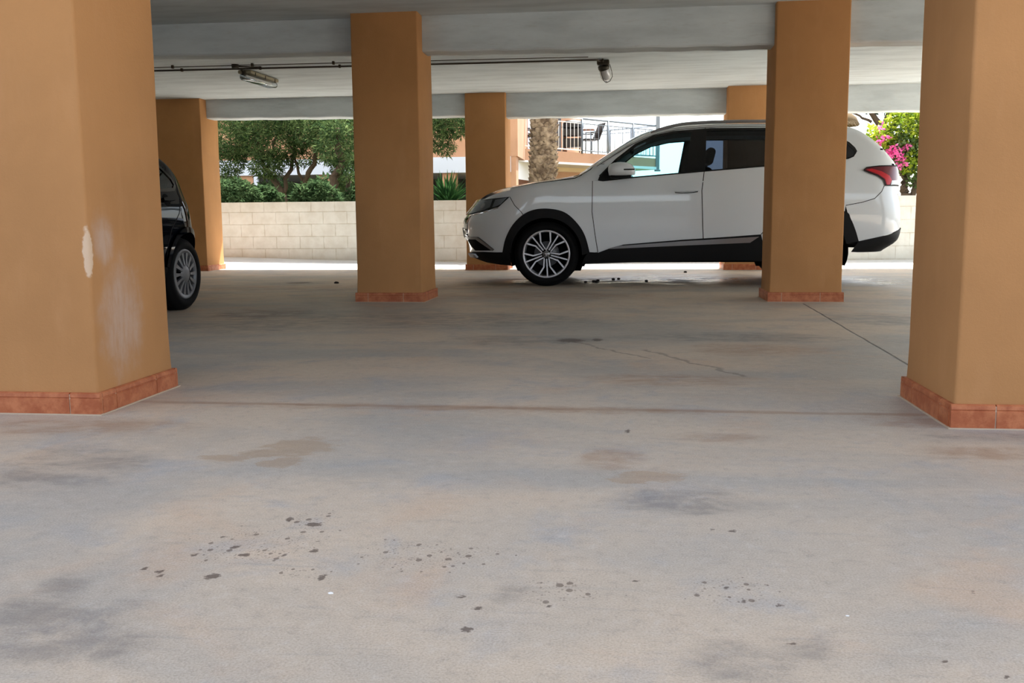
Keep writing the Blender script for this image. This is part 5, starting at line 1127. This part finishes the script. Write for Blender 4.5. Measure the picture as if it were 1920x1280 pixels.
# ---------------------------------------------------------------- apartment house behind the trees, with its terrace
def build_house():
    root = empty('apartment_building', (-4, 25, -.05), 'orange rendered apartment house with white slab edges behind the trees and palm', 'building'); o = Vector((-4, 25, -.05))
    Yb = 24.0
    xr = at(958, 300, Yb).x; zt0 = at(700, 297, Yb).z; zt1 = at(700, 326, Yb).z
    def bx(name, a, c_, m_, lab=None, r=None):
        b = MB(); b.box(Vector(a)-o, Vector(c_)-o, m_); return b.build(name, root, lab)
    bx('upper_wall', (-18, Yb, zt0), (xr, Yb+.3, 8.5), 'facade_orange')
    bx('slab_edge', (-18, Yb-.08, zt1), (xr, Yb+4, zt0), 'blue_white', 'pale slab edge')
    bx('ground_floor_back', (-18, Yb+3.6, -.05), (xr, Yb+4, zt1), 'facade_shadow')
    for px in (463, 610, 842, 728): 
        x = at(px, 340, Yb).x; bx('ground_floor_pillar', (x-.17, Yb, -.05), (x+.17, Yb+.34, zt1), 'facade_orange')
    x = at(482, 340, Yb).x; bx('downpipe', (x-.05, Yb-.1, -.05), (x+.05, Yb, zt1), 'blue_white')
    # corner pier right of the far pillar
    x0, x1 = at(945, 300, Yb).x, at(971, 300, Yb).x
    bx('corner_pier', (x0, Yb-.02, zt0+.0), (x1, Yb+2.5, 8.5), 'facade_orange')
    x2 = at(968, 340, Yb).x; bx('corner_pier', (x0, Yb-.01, -.05), (x2, Yb+.5, zt0), 'facade_orange')
    # receding terrace: A (left, near) to B (right, far corner)
    def T(px, py, Y): return at(px, py, Y)
    YA, YB = 25.6, 29.6
    A = T(971, 277.5, YA); B = T(1231, 297, YB); zf = (A.z+B.z)/2
    # fascia under the railing, thin white underside line
    zA, zB = A.z, B.z; d = (B-A); d.z = 0; Ld = d.length; d.normalize(); nrm = Vector((d.y, -d.x, 0)); back = -nrm
    if nrm.y > 0: nrm, back = -nrm, -nrm
    back = -nrm
    fa = T(971, 299.5, YA).z; fb = T(1231, 313, YB).z; ga = T(971, 303, YA).z; gb = T(1231, 318, YB).z
    def quadprism(name, p, q, zlo_p, zhi_p, zlo_q, zhi_q, t0, t1, m_, lab=None):
        b = MB(); vs = []
        for pt, lo, hi in ((p, zlo_p, zhi_p), (q, zlo_q, zhi_q)):
            for t_ in (t0, t1):
                for z in (lo, hi): e = pt+back*t_; vs.append(Vector((e.x, e.y, z))-o)
        b.add(vs, [(0, 4, 5, 1), (2, 3, 7, 6), (1, 5, 7, 3), (0, 2, 6, 4), (0, 1, 3, 2), (4, 6, 7, 5)], m_); return fixn(b.build(name, root, lab))
    quadprism('terrace_fascia', A, B, fa, zA, fb, zB, 0, .25, 'facade_orange')
    quadprism('terrace_edge', A, B, ga, fa, gb, fb, -.04, 6.0, 'facade_white', 'thin white slab edge under the terrace')
    quadprism('terrace_floor', A, B, zA-.12, zA-.01, zB-.12, zB-.01, .25, 7.5, 'facade_white')
    # lower storey under the terrace: cream wall, orange below
    P1 = T(971, 330, YA+1.6); E1 = T(1128, 330, YA+3.6)
    b = MB(); pA = P1-o; pE = E1-o; zc_a = ga-o.z
    def wallq(name, p, q, zl, zh, m_, th=.25, lab=None):
        b = MB(); dd = Vector((q.x-p.x, q.y-p.y, 0)).normalized(); bb = Vector((-dd.y, dd.x, 0)); bb = bb if bb.y > 0 else -bb; vs = []
        for pt in (p, q):
            for t_ in (0, th):
                for z in (zl, zh): vs.append(Vector((pt.x+bb.x*t_, pt.y+bb.y*t_, z))-o)
        b.add(vs, [(0, 4, 5, 1), (2, 3, 7, 6), (1, 5, 7, 3), (0, 2, 6, 4), (0, 1, 3, 2), (4, 6, 7, 5)], m_); return fixn(b.build(name, root, lab))
    zcream = T(1065, 323, YA+2.8).z
    wallq('lower_wall', P1, E1, zcream, ga, 'facade_cream', lab='cream band of wall under the terrace'); wallq('lower_wall', P1-Vector((0, .06, 0)), E1-Vector((0, .06, 0)), -.05, zcream, 'facade_orange')
    q0, q1 = T(972, 320, YA+.05), T(1001, 320, YA+1.6); wallq('side_wall', q0, q1, T(985, 337, YA+.5).z, ga, 'facade_white', .12, 'pale splayed wall under the terrace')
    wallq('side_wall', q0, q1, -.05, T(985, 337, YA+.5).z, 'wood_brown', .12)
    x = T(1000, 330, YA+1.5); bx('post', (x.x-.05, x.y-.2, -.05), (x.x+.06, x.y, ga), 'facade_orange')
    # upper floor wall behind the railing
    def up(p0, p1, Y0, Y1, m_, name='upper_wall', lab=None, zh=8.5): wallq(name, T(p0, 250, Y0), T(p1, 250, Y1), zA-.15, zh, m_, .2, lab)
    up(971, 1001, YA+1.6, YA+2.2, 'blue_white', 'balcony_door', 'pale blue-white sliding door'); up(1001, 1052, YA+2.2, YA+3.4, 'facade_shadow', 'dark_window'); up(1050, 1091, YA+3.4, YA+3.9, 'facade_orange')
    # terrace floor
    return A, B, zA, zB, back, T, YA, YB
A_, B_, zA_, zB_, back_, T_, YA_, YB_ = build_house()
def railing(name, label, p, q, zp, zq_, tp, tq, n, npost, m_, off=0):
    root = empty(name, (p.x, p.y, zp), label, 'railing'); o = Vector((p.x, p.y, zp))
    def pt(t_, k):      # k 0 bottom 1 top
        e = p.lerp(q, t_); lo = zp+(zq_-zp)*t_; hi = tp+(tq-tp)*t_; return Vector((e.x, e.y, lo+(hi-lo)*k))-o
    b = MB(); b.tube([pt(0, 1), pt(1, 1)], .028, m_, 8); b.build('top_rail', root)
    b = MB(); b.tube([pt(0, .07), pt(1, .07)], .018, m_, 6); b.tube([pt(0, .86), pt(1, .86)], .015, m_, 6); b.build('rail', root)
    for i in range(npost+1): c = MB(); c.tube([pt(i/npost, -.02), pt(i/npost, 1)], .032, m_, 8); c.build('post', root)
    for i in range(1, n):
        c = MB(); c.tube([pt(i/n, .07), pt(i/n, .86)], .0095, m_, 6); c.build('baluster', root)
pm = T_(1090, 285, YA_+(YB_-YA_)*.44)
def onAB(px):
    best = None
    for i in range(401):
        e = A_.lerp(B_, i/400); e.z = zA_; r = e-CAM_P; x = 960+F_PX*r.dot(RT)/r.dot(FW)
        if best is None or abs(x-px) < best[0]: best = (abs(x-px), i/400)
    return best[1]
tm = onAB(1091); pm = A_.lerp(B_, tm)
hA, hB = T_(1095, 222.5, pm.y).z-pm.z, T_(1231, 236, YB_).z-zB_
railing('balcony_railing', 'white balcony railing behind the palm trunk', A_, pm, zA_, pm.z, zA_+hA, pm.z+hA, 16, 2, 'white_rail')
railing('terrace_railing', 'grey terrace railing falling away to the right behind the windscreen of the white car', pm, B_, pm.z, zB_, pm.z+hA, zB_+hB, 19, 3, 'grey_metal')
C_ = T_(1108, 292, 36.5)
railing('terrace_railing', 'grey terrace railing on the far side of the terrace, rising to the right', C_, B_, C_.z, zB_, T_(1108, 247, 36.5).z, zB_+hB, 24, 3, 'grey_metal')
zp0, zp1 = T_(1231, 318, YB_).z, T_(1231, 200, YB_).z
root = empty('terrace_post', (B_.x+.03, YB_, zp0), 'grey metal post at the right corner of the terrace', 'post'); b = MB(); b.bbox((-.06, -.06, -.05), (.06, .06, zp1-zp0), 'grey_metal', .008); b.build('post_shaft', root); b = MB(); b.bbox((-.09, -.09, -.05), (.09, .09, .0), 'grey_metal', .005); b.build('base_plate', root)
# furniture on the terrace
def chair(loc, rz, label):
    root = empty('terrace_chair', loc, label, 'chair', None, rz)
    b = MB(); b.bbox((-.24, -.24, .40), (.24, .24, .45), 'dark_wicker', .02); b.build('seat', root)
    b = MB(); b.bbox((-.23, .0, 0), (.23, .04, .55), 'dark_wicker', .02, 3, Matrix.Translation((0, .21, .42)) @ Matrix.Rotation(R(-22), 4, 'X')); b.build('backrest', root)
    for x in (-.21, .21):
        for y in (-.21, .21): b = MB(); b.tube([(x, y, 0), (x*.95, y*.95, .42)], .016, 'dark_wicker', 6); b.build('leg', root)
        b = MB(); b.bbox((x-.02, -.22, .60), (x+.02, .24, .63), 'dark_wicker', .008); b.tube([(x, -.2, .42), (x, -.2, .61)], .014, 'dark_wicker', 6); b.build('armrest', root)
q = T_(1104, 283, YA_+3.3); chair((q.x, q.y, zA_+.02), R(-62), 'dark reclined terrace chair right of the barbecue, seen through the railing')
q = T_(992, 275, YA_+1.15); chair((q.x, q.y, zA_-.02), R(70), 'dark chair on the balcony left of the palm trunk')
q = T_(1074, 283, YA_+2.6)
root = empty('barbecue', (q.x, q.y, zA_), 'black barbecue on legs on the terrace, right of the palm trunk', 'barbecue')
b = MB(); b.bbox((-.30, -.22, .50), (.30, .22, .72), 'pot_black', .04); b.build('firebox', root)
b = MB(); b.lathe([(.26, 0), (.25, .10), (.18, .2), (.0, .24)], 'pot_black', 24, Matrix.Translation((0, 0, .74)) @ Matrix.Scale(1.25, 4, (1, 0, 0))); b.build('lid', root)
for x in (-.27, .27):
    for y in (-.18, .18): b = MB(); b.tube([(x, y, 0), (x, y, .55)], .018, 'pot_black', 6); b.build('leg', root)
b = MB(); b.bbox((-.26, -.17, .18), (.26, .17, .44), 'pot_black', .03); b.build('gas_cupboard', root)
b = MB(); b.bbox((.30, -.18, .66), (.62, .18, .69), 'wood_brown', .01); b.build('side_shelf', root)
q = T_(1060, 283, YA_+2.7); root = empty('wooden_post', (q.x, q.y, zA_), 'slim brown wooden post on the terrace left of the barbecue', 'post'); b = MB(); b.bbox((-.05, -.05, 0), (.05, .05, .66), 'wood_brown', .01); b.build('post_shaft', root); b = MB(); b.bbox((-.06, -.06, .60), (.06, .06, .64), 'wood_brown', .01); b.build('cap', root)

# ---------------------------------------------------------------- small things lying on the floor
def pebble(px, py, r, mat, label, group=None, seed=0, hz=.35, cat='pebble', name='pebble'):
    c = atZ(px, py, 0); rng = random.Random(seed); bm = bmesh.new(); bmesh.ops.create_icosphere(bm, subdivisions=2, radius=1)
    for v in bm.verts:
        k = 1+.22*noise.noise(v.co*1.7+Vector((seed, 0, 0))); v.co = Vector((v.co.x*r*k, v.co.y*r*k*.8, (v.co.z*k+.75)*r*hz))
    me = bpy.data.meshes.new(name); bm.to_mesh(me); bm.free(); me.materials.append(MAT[mat])
    for p in me.polygons: p.use_smooth = True
    o = bpy.data.objects.new(name, me); COL.objects.link(o); o.location = (c.x, c.y, 0); tag(o, label, cat, group)
pebble(620, 1113, .0058, 'chip_white', 'tiny white chip on the floor at the lower left centre, below the dark drips', seed=1, name='white_chip', cat='chip')
pebble(1589, 1155, .0036, 'chip_white', 'tiny white speck on the floor at the lower right', seed=2, name='white_chip', cat='chip')
for i, (x, y) in enumerate(((1113, 528.5), (1118, 529), (1121, 527.5), (1150, 524.5), (1160, 524), (1212, 528), (1285, 511), (1098, 530))):
    pebble(x, y, .022, 'pebble_dark', 'small dark stone on the wet floor under the white car', 'stones on the floor under the white car', 10+i, .6)
pebble(631, 531.5, .03, 'pebble_dark', 'small dark stone on the floor just left of the middle pillar', seed=40, hz=.5)
